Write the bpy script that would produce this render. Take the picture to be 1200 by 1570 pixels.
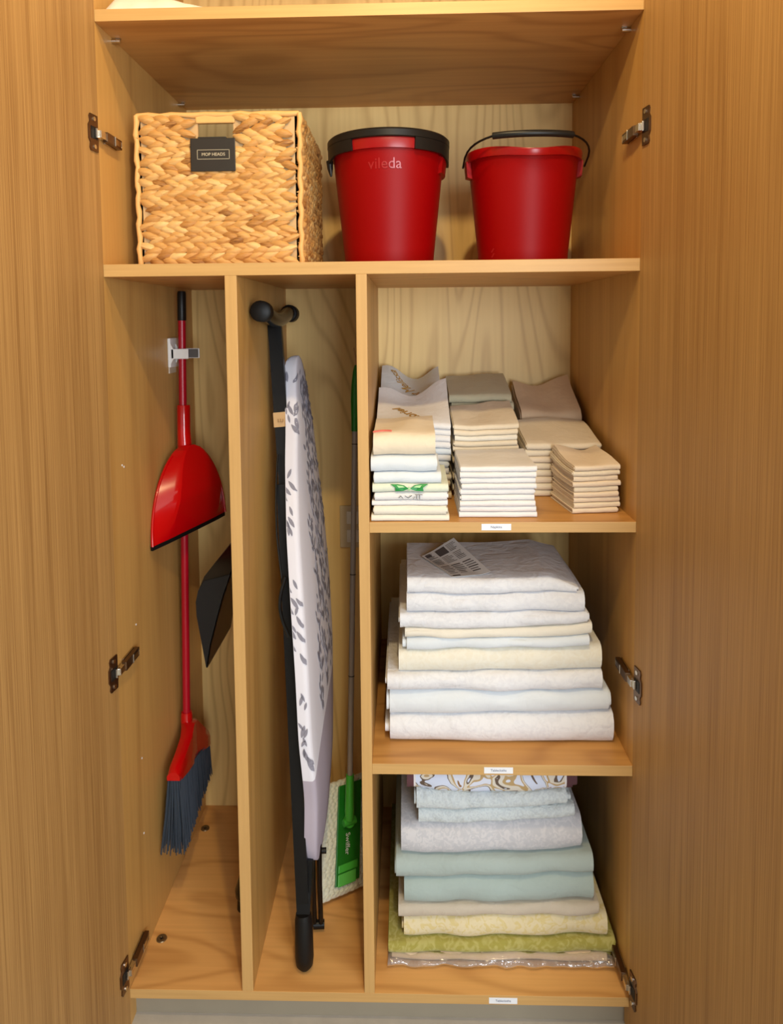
import bpy, bmesh, math, random
from mathutils import Vector, Matrix, noise

for o in list(bpy.data.objects):
    bpy.data.objects.remove(o, do_unlink=True)
SC = bpy.context.scene
COL = SC.collection
PI = math.pi

# ------------------------------------------------------------------ camera
cam = bpy.data.cameras.new('camera')
cam.sensor_fit = 'VERTICAL'
cam.sensor_height = 36.0
cam.lens = 1100.0 / 1570.0 * 36.0
cam.shift_x = (600 - 590.87) / 1570.0
cam.shift_y = (571.14 - 785) / 1570.0
cam.clip_start = 0.02
co = bpy.data.objects.new('camera', cam)
COL.objects.link(co)
RIGHT = (0.99956131, 0.02802645, -0.00957654)
FWD = (-0.02862638, 0.99716112, -0.06964358)
UP = (0.00759749, 0.06988717, 0.99752597)
co.matrix_world = Matrix(((RIGHT[0], UP[0], -FWD[0], 0.0676),
                          (RIGHT[1], UP[1], -FWD[1], -1.3444),
                          (RIGHT[2], UP[2], -FWD[2], 1.3391),
                          (0, 0, 0, 1)))
SC.camera = co

# ------------------------------------------------------------------ light
SC.view_settings.view_transform = 'Standard'
SC.view_settings.look = 'None'
SC.view_settings.gamma = 1.0
SC.view_settings.use_curve_mapping = False
SC.view_settings.exposure = 0.0

world = bpy.data.worlds.new('world')
SC.world = world
world.use_nodes = True
wb = world.node_tree.nodes['Background']
wb.inputs[0].default_value = (0.75, 0.86, 1.0, 1)
wb.inputs[1].default_value = 0.6


def spot(name, loc, energy, color, radius, cone=150, blend=0.4, tilt=0.0):
    l = bpy.data.lights.new(name, 'SPOT')
    l.energy = energy; l.color = color; l.shadow_soft_size = radius
    l.spot_size = math.radians(cone); l.spot_blend = blend
    o = bpy.data.objects.new(name, l); COL.objects.link(o)
    o.location = loc
    o.rotation_euler = (tilt, 0, 0)
    return o


def area(name, loc, rot, sx, sy, energy, color):
    l = bpy.data.lights.new(name, 'AREA')
    l.shape = 'RECTANGLE'; l.size = sx; l.size_y = sy
    l.energy = energy; l.color = color
    o = bpy.data.objects.new(name, l); COL.objects.link(o)
    o.location = loc; o.rotation_euler = rot
    return o


WARM = (1.0, 0.75, 0.38)
DAY = (0.86, 0.94, 1.0)
spot('ceiling_downlight_near', (0.06, -0.42, 2.42), 13, WARM, 0.025)
spot('ceiling_downlight_far', (0.12, -1.00, 2.42), 42, WARM, 0.03, tilt=0.25)
area('window_daylight', (1.15, -3.05, 1.30), (PI / 2, 0, 0.12), 1.5, 1.4, 82, DAY)

# ------------------------------------------------------------------ materials
MATS = {}


def srgb(r, g, b):
    def f(c):
        c /= 255.0
        return c / 12.92 if c <= 0.04045 else ((c + 0.055) / 1.055) ** 2.4
    return (f(r), f(g), f(b), 1.0)


def newmat(name):
    m = bpy.data.materials.new(name)
    m.use_nodes = True
    nt = m.node_tree
    b = nt.nodes['Principled BSDF']
    MATS[name] = m
    return m, nt, b


def plain(name, col, rough=0.5, metal=0.0, spec=0.5, bump=0.0, bscale=200.0, coat=0.0, var=0.0, vscale=8.0, sheen=0.0):
    m, nt, b = newmat(name)
    b.inputs['Base Color'].default_value = col
    b.inputs['Roughness'].default_value = rough
    b.inputs['Metallic'].default_value = metal
    b.inputs['Specular IOR Level'].default_value = spec
    if coat:
        b.inputs['Coat Weight'].default_value = coat
    if sheen:
        b.inputs['Sheen Weight'].default_value = sheen
    N = nt.nodes; L = nt.links
    tc = N.new('ShaderNodeTexCoord')
    if var:
        n = N.new('ShaderNodeTexNoise'); n.inputs['Scale'].default_value = vscale
        n.inputs['Detail'].default_value = 3
        L.new(tc.outputs['Object'], n.inputs['Vector'])
        r = N.new('ShaderNodeMix'); r.data_type = 'RGBA'
        r.inputs['A'].default_value = tuple(c * (1 - var) for c in col[:3]) + (1,)
        r.inputs['B'].default_value = tuple(min(1, c * (1 + var)) for c in col[:3]) + (1,)
        L.new(n.outputs['Fac'], r.inputs['Factor'])
        L.new(r.outputs['Result'], b.inputs['Base Color'])
    if bump:
        n2 = N.new('ShaderNodeTexNoise'); n2.inputs['Scale'].default_value = bscale
        n2.inputs['Detail'].default_value = 2
        L.new(tc.outputs['Object'], n2.inputs['Vector'])
        bp = N.new('ShaderNodeBump'); bp.inputs['Strength'].default_value = bump
        bp.inputs['Distance'].default_value = 0.002
        L.new(n2.outputs['Fac'], bp.inputs['Height'])
        L.new(bp.outputs['Normal'], b.inputs['Normal'])
    return m


def wood(name, c1, c2, along='z', rings=7.0, ring_amt=0.35, fine=0.4, rough=0.42, stretch=0.12, scale=3.0, fine_scale=90.0, power=3.0, fine_stretch=0.03):
    """Figured veneer: ring lines from a stretched noise field plus fine pores."""
    m, nt, b = newmat(name)
    N = nt.nodes; L = nt.links
    tc = N.new('ShaderNodeTexCoord')
    geo = N.new('ShaderNodeNewGeometry')
    mp = N.new('ShaderNodeMapping')
    s = [scale] * 3
    s['xyz'.index(along)] = scale * stretch
    mp.inputs['Scale'].default_value = s
    L.new(geo.outputs['Position'], mp.inputs['Vector'])
    n = N.new('ShaderNodeTexNoise'); n.inputs['Scale'].default_value = 1.0
    n.inputs['Detail'].default_value = 2.0; n.inputs['Roughness'].default_value = 0.45
    n.inputs['Distortion'].default_value = 0.3
    L.new(mp.outputs['Vector'], n.inputs['Vector'])
    mul = N.new('ShaderNodeMath'); mul.operation = 'MULTIPLY'; mul.inputs[1].default_value = rings * 2 * PI
    L.new(n.outputs['Fac'], mul.inputs[0])
    sn = N.new('ShaderNodeMath'); sn.operation = 'SINE'; L.new(mul.outputs[0], sn.inputs[0])
    mr = N.new('ShaderNodeMapRange'); mr.inputs['From Min'].default_value = -1; mr.inputs['From Max'].default_value = 1
    L.new(sn.outputs[0], mr.inputs['Value'])
    pw = N.new('ShaderNodeMath'); pw.operation = 'POWER'; pw.inputs[1].default_value = power
    L.new(mr.outputs['Result'], pw.inputs[0])
    # fine fibre
    mp2 = N.new('ShaderNodeMapping')
    s2 = [fine_scale] * 3
    s2['xyz'.index(along)] = fine_scale * fine_stretch
    mp2.inputs['Scale'].default_value = s2
    L.new(geo.outputs['Position'], mp2.inputs['Vector'])
    n2 = N.new('ShaderNodeTexNoise'); n2.inputs['Scale'].default_value = 1.0
    n2.inputs['Detail'].default_value = 3.0
    L.new(mp2.outputs['Vector'], n2.inputs['Vector'])
    # broad tone
    n3 = N.new('ShaderNodeTexNoise'); n3.inputs['Scale'].default_value = 2.2; n3.inputs['Detail'].default_value = 2
    L.new(mp.outputs['Vector'], n3.inputs['Vector'])
    a1 = N.new('ShaderNodeMath'); a1.operation = 'MULTIPLY'; a1.inputs[1].default_value = ring_amt
    L.new(pw.outputs[0], a1.inputs[0])
    fr_ = N.new('ShaderNodeMapRange'); fr_.inputs['From Min'].default_value = 0.34; fr_.inputs['From Max'].default_value = 0.66
    L.new(n2.outputs['Fac'], fr_.inputs['Value'])
    a2 = N.new('ShaderNodeMath'); a2.operation = 'MULTIPLY_ADD'; a2.inputs[1].default_value = fine
    L.new(fr_.outputs['Result'], a2.inputs[0]); L.new(a1.outputs[0], a2.inputs[2])
    a3 = N.new('ShaderNodeMath'); a3.operation = 'MULTIPLY_ADD'; a3.inputs[1].default_value = 0.45
    L.new(n3.outputs['Fac'], a3.inputs[0]); L.new(a2.outputs[0], a3.inputs[2])
    a4 = N.new('ShaderNodeMath'); a4.operation = 'SUBTRACT'; a4.use_clamp = True
    a4.inputs[1].default_value = 0.15
    L.new(a3.outputs[0], a4.inputs[0])
    mx = N.new('ShaderNodeMix'); mx.data_type = 'RGBA'
    mx.inputs['A'].default_value = c1; mx.inputs['B'].default_value = c2
    L.new(a4.outputs[0], mx.inputs['Factor'])
    L.new(mx.outputs['Result'], b.inputs['Base Color'])
    b.inputs['Roughness'].default_value = rough
    b.inputs['Specular IOR Level'].default_value = 0.35
    bp = N.new('ShaderNodeBump'); bp.inputs['Strength'].default_value = 0.08; bp.inputs['Distance'].default_value = 0.001
    L.new(n2.outputs['Fac'], bp.inputs['Height']); L.new(bp.outputs['Normal'], b.inputs['Normal'])
    return m


MAPLE_A = srgb(206, 160, 92); MAPLE_B = srgb(158, 110, 54)
wood('maple_v', MAPLE_A, MAPLE_B, 'z', rings=8, ring_amt=0.26, fine=0.18, power=4.0, stretch=0.10)
wood('maple_back', srgb(246, 212, 140), srgb(202, 162, 98), 'z', rings=24, ring_amt=0.46, fine=0.16, stretch=0.16, scale=3.0, power=5.0)
wood('maple_h', srgb(212, 158, 90), srgb(168, 114, 56), 'x', rings=14, ring_amt=0.42, fine=0.2, stretch=0.25, scale=3.6, power=3.0)
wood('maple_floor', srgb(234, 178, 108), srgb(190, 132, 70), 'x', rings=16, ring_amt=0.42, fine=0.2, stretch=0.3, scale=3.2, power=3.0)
wood('maple_edge_h', srgb(204, 162, 102), srgb(180, 138, 82), 'x', rings=2, ring_amt=0.12, fine=0.35, stretch=0.05, fine_scale=160)
wood('maple_edge_v', srgb(204, 162, 102), srgb(180, 138, 82), 'z', rings=2, ring_amt=0.12, fine=0.35, stretch=0.05, fine_scale=160)
wood('door_veneer', srgb(184, 142, 86), srgb(132, 92, 48), 'z', rings=6, ring_amt=0.20, fine=0.50, stretch=0.01, scale=7.0, fine_scale=420, rough=0.5, fine_stretch=0.008)

plain('wall_paint', srgb(206, 200, 188), 0.85)
plain('ceiling_paint', srgb(222, 216, 206), 0.9)
plain('floor_vinyl', srgb(190, 184, 174), 0.6, var=0.12, vscale=30, bump=0.1)
plain('toe_kick_grey', srgb(150, 140, 122), 0.6, var=0.08, vscale=12)
plain('hinge_metal', srgb(190, 178, 160), 0.22, metal=1.0)
plain('hinge_dark', srgb(110, 84, 62), 0.3, metal=0.9)
plain('black_hole', srgb(18, 14, 12), 0.6)
plain('screw_steel', srgb(215, 210, 200), 0.25, metal=1.0)
plain('cam_cap', srgb(118, 96, 66), 0.35, metal=0.6)
plain('red_plastic', srgb(138, 0, 2), 0.45, spec=0.16, bump=0.05, bscale=900)
plain('red_rim', srgb(146, 3, 6), 0.3, spec=0.5)
plain('red_logo', srgb(158, 22, 24), 0.3, spec=0.6)
plain('red_gloss', srgb(190, 4, 10), 0.16, spec=0.6, coat=0.3)
plain('red_tube', srgb(172, 10, 34), 0.3, spec=0.5)
plain('black_plastic', srgb(24, 22, 20), 0.38, spec=0.3)
plain('black_gloss', srgb(10, 9, 9), 0.2, spec=0.4)
plain('black_metal', srgb(9, 9, 10), 0.35, spec=0.3)
plain('black_rubber', srgb(14, 13, 13), 0.5, spec=0.3)
plain('charcoal_pan', srgb(20, 22, 26), 0.34, spec=0.4)
plain('bristle_grey', srgb(52, 62, 74), 0.55)
plain('white_plastic', srgb(236, 234, 230), 0.35)
plain('grey_pad', srgb(96, 92, 90), 0.7)
plain('clear_tab', srgb(206, 190, 168), 0.3)
plain('tag_black', srgb(34, 28, 22), 0.5)
plain('tag_print', srgb(196, 184, 158), 0.6)
plain('basket_bar', srgb(222, 172, 104), 0.6, var=0.12, vscale=40)
plain('cane_board', srgb(200, 162, 112), 0.6)
plain('label_paper', srgb(232, 234, 240), 0.5)
plain('label_ink', srgb(86, 92, 120), 0.6)
plain('outlet_cream', srgb(206, 190, 160), 0.4)
plain('mop_green', srgb(74, 190, 66), 0.35)
plain('mop_green_dark', srgb(22, 120, 26), 0.35)
plain('mop_green_light', srgb(96, 200, 84), 0.4)
plain('pole_grey', srgb(158, 150, 146), 0.35)
plain('pad_white', srgb(226, 226, 206), 0.9, bump=1.0, bscale=160)
plain('paper_white', srgb(212, 208, 204), 0.6)
plain('print_grey', srgb(128, 122, 120), 0.7)
plain('print_dark', srgb(84, 76, 74), 0.7)
plain('gold_thread', srgb(176, 134, 58), 0.45, spec=0.5)
plain('pink_thread', srgb(232, 128, 116), 0.6)
plain('green_thread', srgb(30, 140, 66), 0.5)
plain('green_pale_thread', srgb(170, 214, 158), 0.6)
plain('grey_thread', srgb(128, 132, 140), 0.6)
plain('leaf_grey', srgb(140, 138, 152), 0.8)
plain('wood_tag', srgb(196, 158, 110), 0.6)
plain('wood_tag_ink', srgb(140, 108, 70), 0.7)


def fabric(name, col, weave=900.0, bump=0.25, var=0.05):
    col = tuple(c * 0.84 for c in col[:3]) + (1,)
    m, nt, b = newmat(name)
    N = nt.nodes; L = nt.links
    b.inputs['Roughness'].default_value = 0.9
    b.inputs['Specular IOR Level'].default_value = 0.15
    b.inputs['Sheen Weight'].default_value = 0.15
    geo = N.new('ShaderNodeNewGeometry')
    n = N.new('ShaderNodeTexNoise'); n.inputs['Scale'].default_value = 18; n.inputs['Detail'].default_value = 3
    L.new(geo.outputs['Position'], n.inputs['Vector'])
    mx = N.new('ShaderNodeMix'); mx.data_type = 'RGBA'
    mx.inputs['A'].default_value = tuple(c * (1 - var) for c in col[:3]) + (1,)
    mx.inputs['B'].default_value = tuple(min(1, c * (1 + var)) for c in col[:3]) + (1,)
    L.new(n.outputs['Fac'], mx.inputs['Factor']); L.new(mx.outputs['Result'], b.inputs['Base Color'])
    n1 = N.new('ShaderNodeTexNoise'); n1.inputs['Scale'].default_value = 34; n1.inputs['Detail'].default_value = 5
    n1.inputs['Distortion'].default_value = 0.8
    L.new(geo.outputs['Position'], n1.inputs['Vector'])
    bp = N.new('ShaderNodeBump'); bp.inputs['Strength'].default_value = bump; bp.inputs['Distance'].default_value = 0.008
    L.new(n1.outputs['Fac'], bp.inputs['Height']); L.new(bp.outputs['Normal'], b.inputs['Normal'])
    return m


def damask(name, col, col2, scale=38.0, bump=0.3, lo=0.5, hi=0.56):
    m = fabric(name, col, bump=bump)
    nt = m.node_tree; N = nt.nodes; L = nt.links
    b = N['Principled BSDF']
    geo = N.new('ShaderNodeNewGeometry')
    n = N.new('ShaderNodeTexNoise'); n.inputs['Scale'].default_value = scale
    n.inputs['Detail'].default_value = 1.5; n.inputs['Distortion'].default_value = 1.6
    L.new(geo.outputs['Position'], n.inputs['Vector'])
    mr = N.new('ShaderNodeMapRange'); mr.inputs['From Min'].default_value = lo; mr.inputs['From Max'].default_value = hi
    L.new(n.outputs['Fac'], mr.inputs['Value'])
    mx = N.new('ShaderNodeMix'); mx.data_type = 'RGBA'
    mx.inputs['A'].default_value = tuple(c * 0.84 for c in col[:3]) + (1,)
    mx.inputs['B'].default_value = tuple(c * 0.84 for c in col2[:3]) + (1,)
    L.new(mr.outputs['Result'], mx.inputs['Factor']); L.new(mx.outputs['Result'], b.inputs['Base Color'])
    return m


fabric('linen_white', srgb(246, 243, 242))
fabric('linen_coolwhite', srgb(236, 242, 248))
fabric('linen_ivory', srgb(248, 240, 224))
fabric('linen_cream', srgb(246, 230, 204))
fabric('linen_peach', srgb(246, 226, 200))
fabric('linen_sage', srgb(206, 196, 166))
fabric('linen_taupe', srgb(240, 210, 176))
fabric('linen_green_white', srgb(236, 240, 220))
damask('damask_white', srgb(245, 245, 249), srgb(239, 239, 244), 60, lo=0.46, hi=0.62, bump=0.5)
damask('damask_cream', srgb(248, 243, 228), srgb(245, 238, 220), 60, lo=0.46, hi=0.62)
damask('damask_grey', srgb(212, 212, 218), srgb(226, 224, 228), 80, lo=0.46, hi=0.6)
fabric('cloth_sage', srgb(184, 198, 194), bump=0.35)
fabric('cloth_sage_blue', srgb(182, 198, 194), bump=0.35)
fabric('cloth_beige', srgb(214, 202, 184), bump=0.4)
damask('cloth_cream_print', srgb(238, 224, 186), srgb(232, 214, 156), 60, lo=0.46, hi=0.6)
damask('cloth_lime', srgb(174, 166, 84), srgb(192, 184, 112), 50, lo=0.46, hi=0.6)
damask('cloth_lace', srgb(230, 238, 240), srgb(216, 224, 228), 120, bump=1.0, lo=0.45, hi=0.6)
fabric('cloth_peach', srgb(236, 206, 172))
fabric('towel_cream', srgb(246, 234, 216))


def floral(name):
    m, nt, b = newmat(name)
    N = nt.nodes; L = nt.links
    b.inputs['Roughness'].default_value = 0.85
    geo = N.new('ShaderNodeNewGeometry')
    n = N.new('ShaderNodeTexNoise'); n.inputs['Scale'].default_value = 15; n.inputs['Distortion'].default_value = 2.0
    n.inputs['Detail'].default_value = 1.0
    L.new(geo.outputs['Position'], n.inputs['Vector'])
    cr = N.new('ShaderNodeValToRGB'); cr.color_ramp.interpolation = 'CONSTANT'
    els = cr.color_ramp.elements
    els[0].position = 0.0; els[0].color = srgb(216, 224, 244)
    els[1].position = 0.42; els[1].color = srgb(104, 86, 72)
    for p, c in ((0.45, srgb(222, 214, 200)), (0.52, srgb(190, 160, 112)), (0.57, srgb(222, 226, 240)), (0.66, srgb(150, 110, 70)), (0.7, srgb(206, 184, 146))):
        e = els.new(p); e.color = c
    L.new(n.outputs['Fac'], cr.inputs['Fac'])
    sx = N.new('ShaderNodeSeparateXYZ'); L.new(geo.outputs['Position'], sx.inputs[0])

    def step(xmin, xmax, prev, col):
        a = N.new('ShaderNodeMath'); a.operation = 'GREATER_THAN'; a.inputs[1].default_value = xmin
        c = N.new('ShaderNodeMath'); c.operation = 'LESS_THAN'; c.inputs[1].default_value = xmax
        L.new(sx.outputs[0], a.inputs[0]); L.new(sx.outputs[0], c.inputs[0])
        d = N.new('ShaderNodeMath'); d.operation = 'MULTIPLY'
        L.new(a.outputs[0], d.inputs[0]); L.new(c.outputs[0], d.inputs[1])
        mx = N.new('ShaderNodeMix'); mx.data_type = 'RGBA'
        L.new(d.outputs[0], mx.inputs['Factor']); L.new(prev, mx.inputs['A']); mx.inputs['B'].default_value = col
        return mx.outputs['Result']
    o = cr.outputs['Color']
    o = step(0.0, 0.079, o, srgb(96, 58, 62)); o = step(0.077, 0.081, o, srgb(230, 224, 224))
    o = step(0.391, 0.5, o, srgb(88, 54, 60)); o = step(0.389, 0.393, o, srgb(230, 224, 224))
    L.new(o, b.inputs['Base Color'])
    return m


floral('cloth_floral')


def wicker(name):
    m, nt, b = newmat(name)
    N = nt.nodes; L = nt.links
    b.inputs['Roughness'].default_value = 0.55
    b.inputs['Specular IOR Level'].default_value = 0.35
    geo = N.new('ShaderNodeNewGeometry')
    tc = N.new('ShaderNodeTexCoord')
    at = N.new('ShaderNodeAttribute'); at.attribute_name = 'tone'
    mp = N.new('ShaderNodeMapping'); mp.inputs['Scale'].default_value = (60, 60, 420)
    L.new(geo.outputs['Position'], mp.inputs['Vector'])
    n = N.new('ShaderNodeTexNoise'); n.inputs['Scale'].default_value = 1; n.inputs['Detail'].default_value = 3
    L.new(mp.outputs['Vector'], n.inputs['Vector'])
    cr = N.new('ShaderNodeValToRGB')
    els = cr.color_ramp.elements
    els[0].position = 0; els[0].color = srgb(112, 68, 30)
    els[1].position = 1; els[1].color = srgb(226, 190, 128)
    e = els.new(0.25); e.color = srgb(184, 130, 68)
    e = els.new(0.6); e.color = srgb(208, 158, 92)
    mx = N.new('ShaderNodeMath'); mx.operation = 'MULTIPLY_ADD'; mx.inputs[1].default_value = 0.5
    L.new(n.outputs['Fac'], mx.inputs[0])
    sb = N.new('ShaderNodeMath'); sb.operation = 'SUBTRACT'; sb.inputs[1].default_value = 0.25
    L.new(at.outputs['Fac'], sb.inputs[0]); L.new(sb.outputs[0], mx.inputs[2])
    L.new(mx.outputs[0], cr.inputs['Fac'])
    L.new(cr.outputs['Color'], b.inputs['Base Color'])
    bp = N.new('ShaderNodeBump'); bp.inputs['Strength'].default_value = 0.35; bp.inputs['Distance'].default_value = 0.002
    L.new(n.outputs['Fac'], bp.inputs['Height']); L.new(bp.outputs['Normal'], b.inputs['Normal'])
    return m


wicker('wicker')


def board_cover():
    m, nt, b = newmat('board_cover')
    N = nt.nodes; L = nt.links
    b.inputs['Roughness'].default_value = 0.85
    uv = N.new('ShaderNodeUVMap'); uv.uv_map = 'UVMap'
    sp = N.new('ShaderNodeSeparateXYZ'); L.new(uv.outputs['UV'], sp.inputs[0])
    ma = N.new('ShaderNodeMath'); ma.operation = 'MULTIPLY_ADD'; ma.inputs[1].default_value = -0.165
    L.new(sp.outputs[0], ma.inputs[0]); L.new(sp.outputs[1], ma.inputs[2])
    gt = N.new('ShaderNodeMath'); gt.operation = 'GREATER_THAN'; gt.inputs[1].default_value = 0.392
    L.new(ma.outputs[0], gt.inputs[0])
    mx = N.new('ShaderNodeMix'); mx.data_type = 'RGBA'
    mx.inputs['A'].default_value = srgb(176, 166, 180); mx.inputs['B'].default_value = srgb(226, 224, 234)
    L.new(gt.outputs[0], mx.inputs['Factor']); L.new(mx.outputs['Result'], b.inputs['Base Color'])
    return m


board_cover()


def plastic_film():
    m, nt, b = newmat('plastic_film')
    N = nt.nodes; L = nt.links
    out = N['Material Output']
    tr = N.new('ShaderNodeBsdfTransparent'); tr.inputs[0].default_value = (0.95, 0.95, 0.95, 1)
    gl = N.new('ShaderNodeBsdfGlossy'); gl.inputs['Roughness'].default_value = 0.08
    fr = N.new('ShaderNodeFresnel'); fr.inputs[0].default_value = 1.5
    mn = N.new('ShaderNodeMath'); mn.operation = 'MULTIPLY_ADD'; mn.inputs[1].default_value = 0.9; mn.inputs[2].default_value = 0.05
    L.new(fr.outputs[0], mn.inputs[0])
    ms = N.new('ShaderNodeMixShader')
    df = N.new('ShaderNodeBsdfDiffuse'); df.inputs[0].default_value = (0.85, 0.85, 0.85, 1)
    m0 = N.new('ShaderNodeMixShader'); m0.inputs[0].default_value = 0.16
    L.new(tr.outputs[0], m0.inputs[1]); L.new(df.outputs[0], m0.inputs[2])
    L.new(mn.outputs[0], ms.inputs[0]); L.new(m0.outputs[0], ms.inputs[1]); L.new(gl.outputs[0], ms.inputs[2])
    L.new(ms.outputs[0], out.inputs['Surface'])
    geo = N.new('ShaderNodeNewGeometry')
    n = N.new('ShaderNodeTexNoise'); n.inputs['Scale'].default_value = 45; n.inputs['Detail'].default_value = 3
    L.new(geo.outputs['Position'], n.inputs['Vector'])
    bp = N.new('ShaderNodeBump'); bp.inputs['Strength'].default_value = 0.6; bp.inputs['Distance'].default_value = 0.01
    L.new(n.outputs['Fac'], bp.inputs['Height']); L.new(bp.outputs['Normal'], gl.inputs['Normal'])


plastic_film()

# ------------------------------------------------------------------ mesh helpers
ORIG = {}


def thing(name, loc, label, cat, group=None):
    o = bpy.data.objects.new(name, None)
    o.empty_display_size = 0.05
    COL.objects.link(o); o.location = loc
    ORIG[o.name] = Vector(loc)
    o['label'] = label; o['category'] = cat
    if group:
        o['group'] = group
    return o


def tag(o, label, cat, group=None):
    o['label'] = label; o['category'] = cat
    if group:
        o['group'] = group
    return o


def link(name, bm, mats, parent=None, origin=None, smooth=None):
    """bm holds WORLD coordinates; the object gets its own origin (parts: their parent's)."""
    if isinstance(mats, str):
        mats = [mats]
    og = ORIG[parent.name] if parent is not None else Vector(origin or (0, 0, 0))
    bmesh.ops.translate(bm, verts=bm.verts, vec=-og)
    me = bpy.data.meshes.new(name)
    bm.normal_update()
    bm.to_mesh(me); bm.free()
    for mt in mats:
        me.materials.append(MATS[mt])
    if smooth is not None:
        for p in me.polygons:
            p.use_smooth = True
        if smooth < 3.0:
            me.set_sharp_from_angle(angle=smooth)
    o = bpy.data.objects.new(name, me)
    COL.objects.link(o)
    if parent is not None:
        o.parent = parent
    else:
        o.location = og
    ORIG[o.name] = og
    return o


def box(bm, lo, hi, bevel=0.0, mat=0, M=None):
    vs = [bm.verts.new((x, y, z)) for x in (lo[0], hi[0]) for y in (lo[1], hi[1]) for z in (lo[2], hi[2])]
    idx = [(0, 1, 3, 2), (4, 6, 7, 5), (0, 4, 5, 1), (2, 3, 7, 6), (0, 2, 6, 4), (1, 5, 7, 3)]
    fs = [bm.faces.new([vs[i] for i in f]) for f in idx]
    for f in fs:
        f.material_index = mat
    if bevel:
        es = list({e for f in fs for e in f.edges})
        r = bmesh.ops.bevel(bm, geom=es, offset=bevel, segments=2, profile=0.6, affect='EDGES')
        vs = list({v for f in r['faces'] for v in f.verts} | {v for v in vs if v.is_valid})
        for f in r['faces']:
            f.material_index = mat
    if M is not None:
        bmesh.ops.transform(bm, matrix=M, verts=vs)
    return vs


def tube(bm, pts, rad, seg=12, mat=0, cap=True, sq=None):
    """Sweep a circle (or a rectangle sq=(a,b) half sizes) along points."""
    pts = [Vector(p) for p in pts]
    n = len(pts)
    rads = rad if isinstance(rad, (list, tuple)) else [rad] * n
    rings = []
    ref = None
    for i, p in enumerate(pts):
        t = (pts[min(i + 1, n - 1)] - pts[max(i - 1, 0)]).normalized()
        if ref is None:
            ref = Vector((0, 0, 1)) if abs(t.z) < 0.9 else Vector((1, 0, 0))
        a = (ref - t * ref.dot(t)).normalized(); b = t.cross(a); ref = a
        ring = []
        if sq:
            for (u, v) in ((-1, -1), (1, -1), (1, 1), (-1, 1)):
                ring.append(bm.verts.new(p + a * sq[0] * u + b * sq[1] * v))
        else:
            for k in range(seg):
                q = 2 * PI * k / seg
                ring.append(bm.verts.new(p + (a * math.cos(q) + b * math.sin(q)) * rads[i]))
        rings.append(ring)
    m = len(rings[0])
    for i in range(n - 1):
        for k in range(m):
            f = bm.faces.new((rings[i][k], rings[i][(k + 1) % m], rings[i + 1][(k + 1) % m], rings[i + 1][k]))
            f.material_index = mat
    if cap:
        f = bm.faces.new(rings[0][::-1]); f.material_index = mat
        f = bm.faces.new(rings[-1]); f.material_index = mat
    return rings


def lathe(bm, prof, c, seg=48, mat=0, a0=0.0, a1=2 * PI, closed=False, zf=None):
    """prof: [(r, z)], centre c=(x,y). closed: profile loops back on itself."""
    full = abs((a1 - a0) - 2 * PI) < 1e-6
    ns = seg if full else seg + 1
    rings = []
    for k in range(ns):
        q = a0 + (a1 - a0) * k / seg
        ring = []
        for (r, z) in prof:
            zz = z if zf is None else zf(q, r, z)
            rr = r
            if isinstance(zz, tuple):
                rr, zz = zz
            ring.append(bm.verts.new((c[0] + rr * math.cos(q), c[1] + rr * math.sin(q), zz)))
        rings.append(ring)
    m = len(prof)
    for k in range(seg):
        A = rings[k]; B = rings[(k + 1) % ns]
        for i in range(m if closed else m - 1):
            j = (i + 1) % m
            f = bm.faces.new((A[i], B[i], B[j], A[j])); f.material_index = mat
    if not full and closed:
        f = bm.faces.new(rings[0]); f.material_index = mat
        f = bm.faces.new(rings[-1][::-1]); f.material_index = mat
    return rings


def text_mesh(body, size, extrude=0.0002, align='CENTER'):
    c = bpy.data.curves.new('lettering', 'FONT')
    c.body = body; c.size = size; c.extrude = extrude
    c.align_x = align; c.align_y = 'CENTER'
    c.resolution_u = 3
    o = bpy.data.objects.new('lettering_tmp', c); COL.objects.link(o)
    dg = bpy.context.evaluated_depsgraph_get(); dg.update()
    me = bpy.data.meshes.new_from_object(o.evaluated_get(dg))
    bpy.data.objects.remove(o, do_unlink=True)
    vs = [tuple(v.co) for v in me.vertices]; fs = [tuple(p.vertices) for p in me.polygons]
    bpy.data.meshes.remove(me)
    return vs, fs


def add_text(bm, body, size, fn, mat=0, extrude=0.0002, align='CENTER'):
    vs, fs = text_mesh(body, size, extrude, align)
    bv = [bm.verts.new(fn(*v)) for v in vs]
    for f in fs:
        try:
            q = bm.faces.new([bv[i] for i in f]); q.material_index = mat
        except ValueError:
            pass


def frame_map(o, ex, ey, ez):
    o = Vector(o); ex = Vector(ex).normalized(); ey = Vector(ey).normalized(); ez = Vector(ez).normalized()
    return lambda x, y, z: o + ex * x + ey * y + ez * z


def nz(x, y, z):
    return noise.noise(Vector((x, y, z)))


# ------------------------------------------------------------------ room shell
FZ = -0.08
CE = 2.45


def struct(name, lo, hi, mat):
    bm = bmesh.new(); box(bm, lo, hi)
    o = link(name, bm, mat, origin=((lo[0] + hi[0]) / 2, (lo[1] + hi[1]) / 2, lo[2]))
    o['kind'] = 'structure'
    return o


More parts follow.
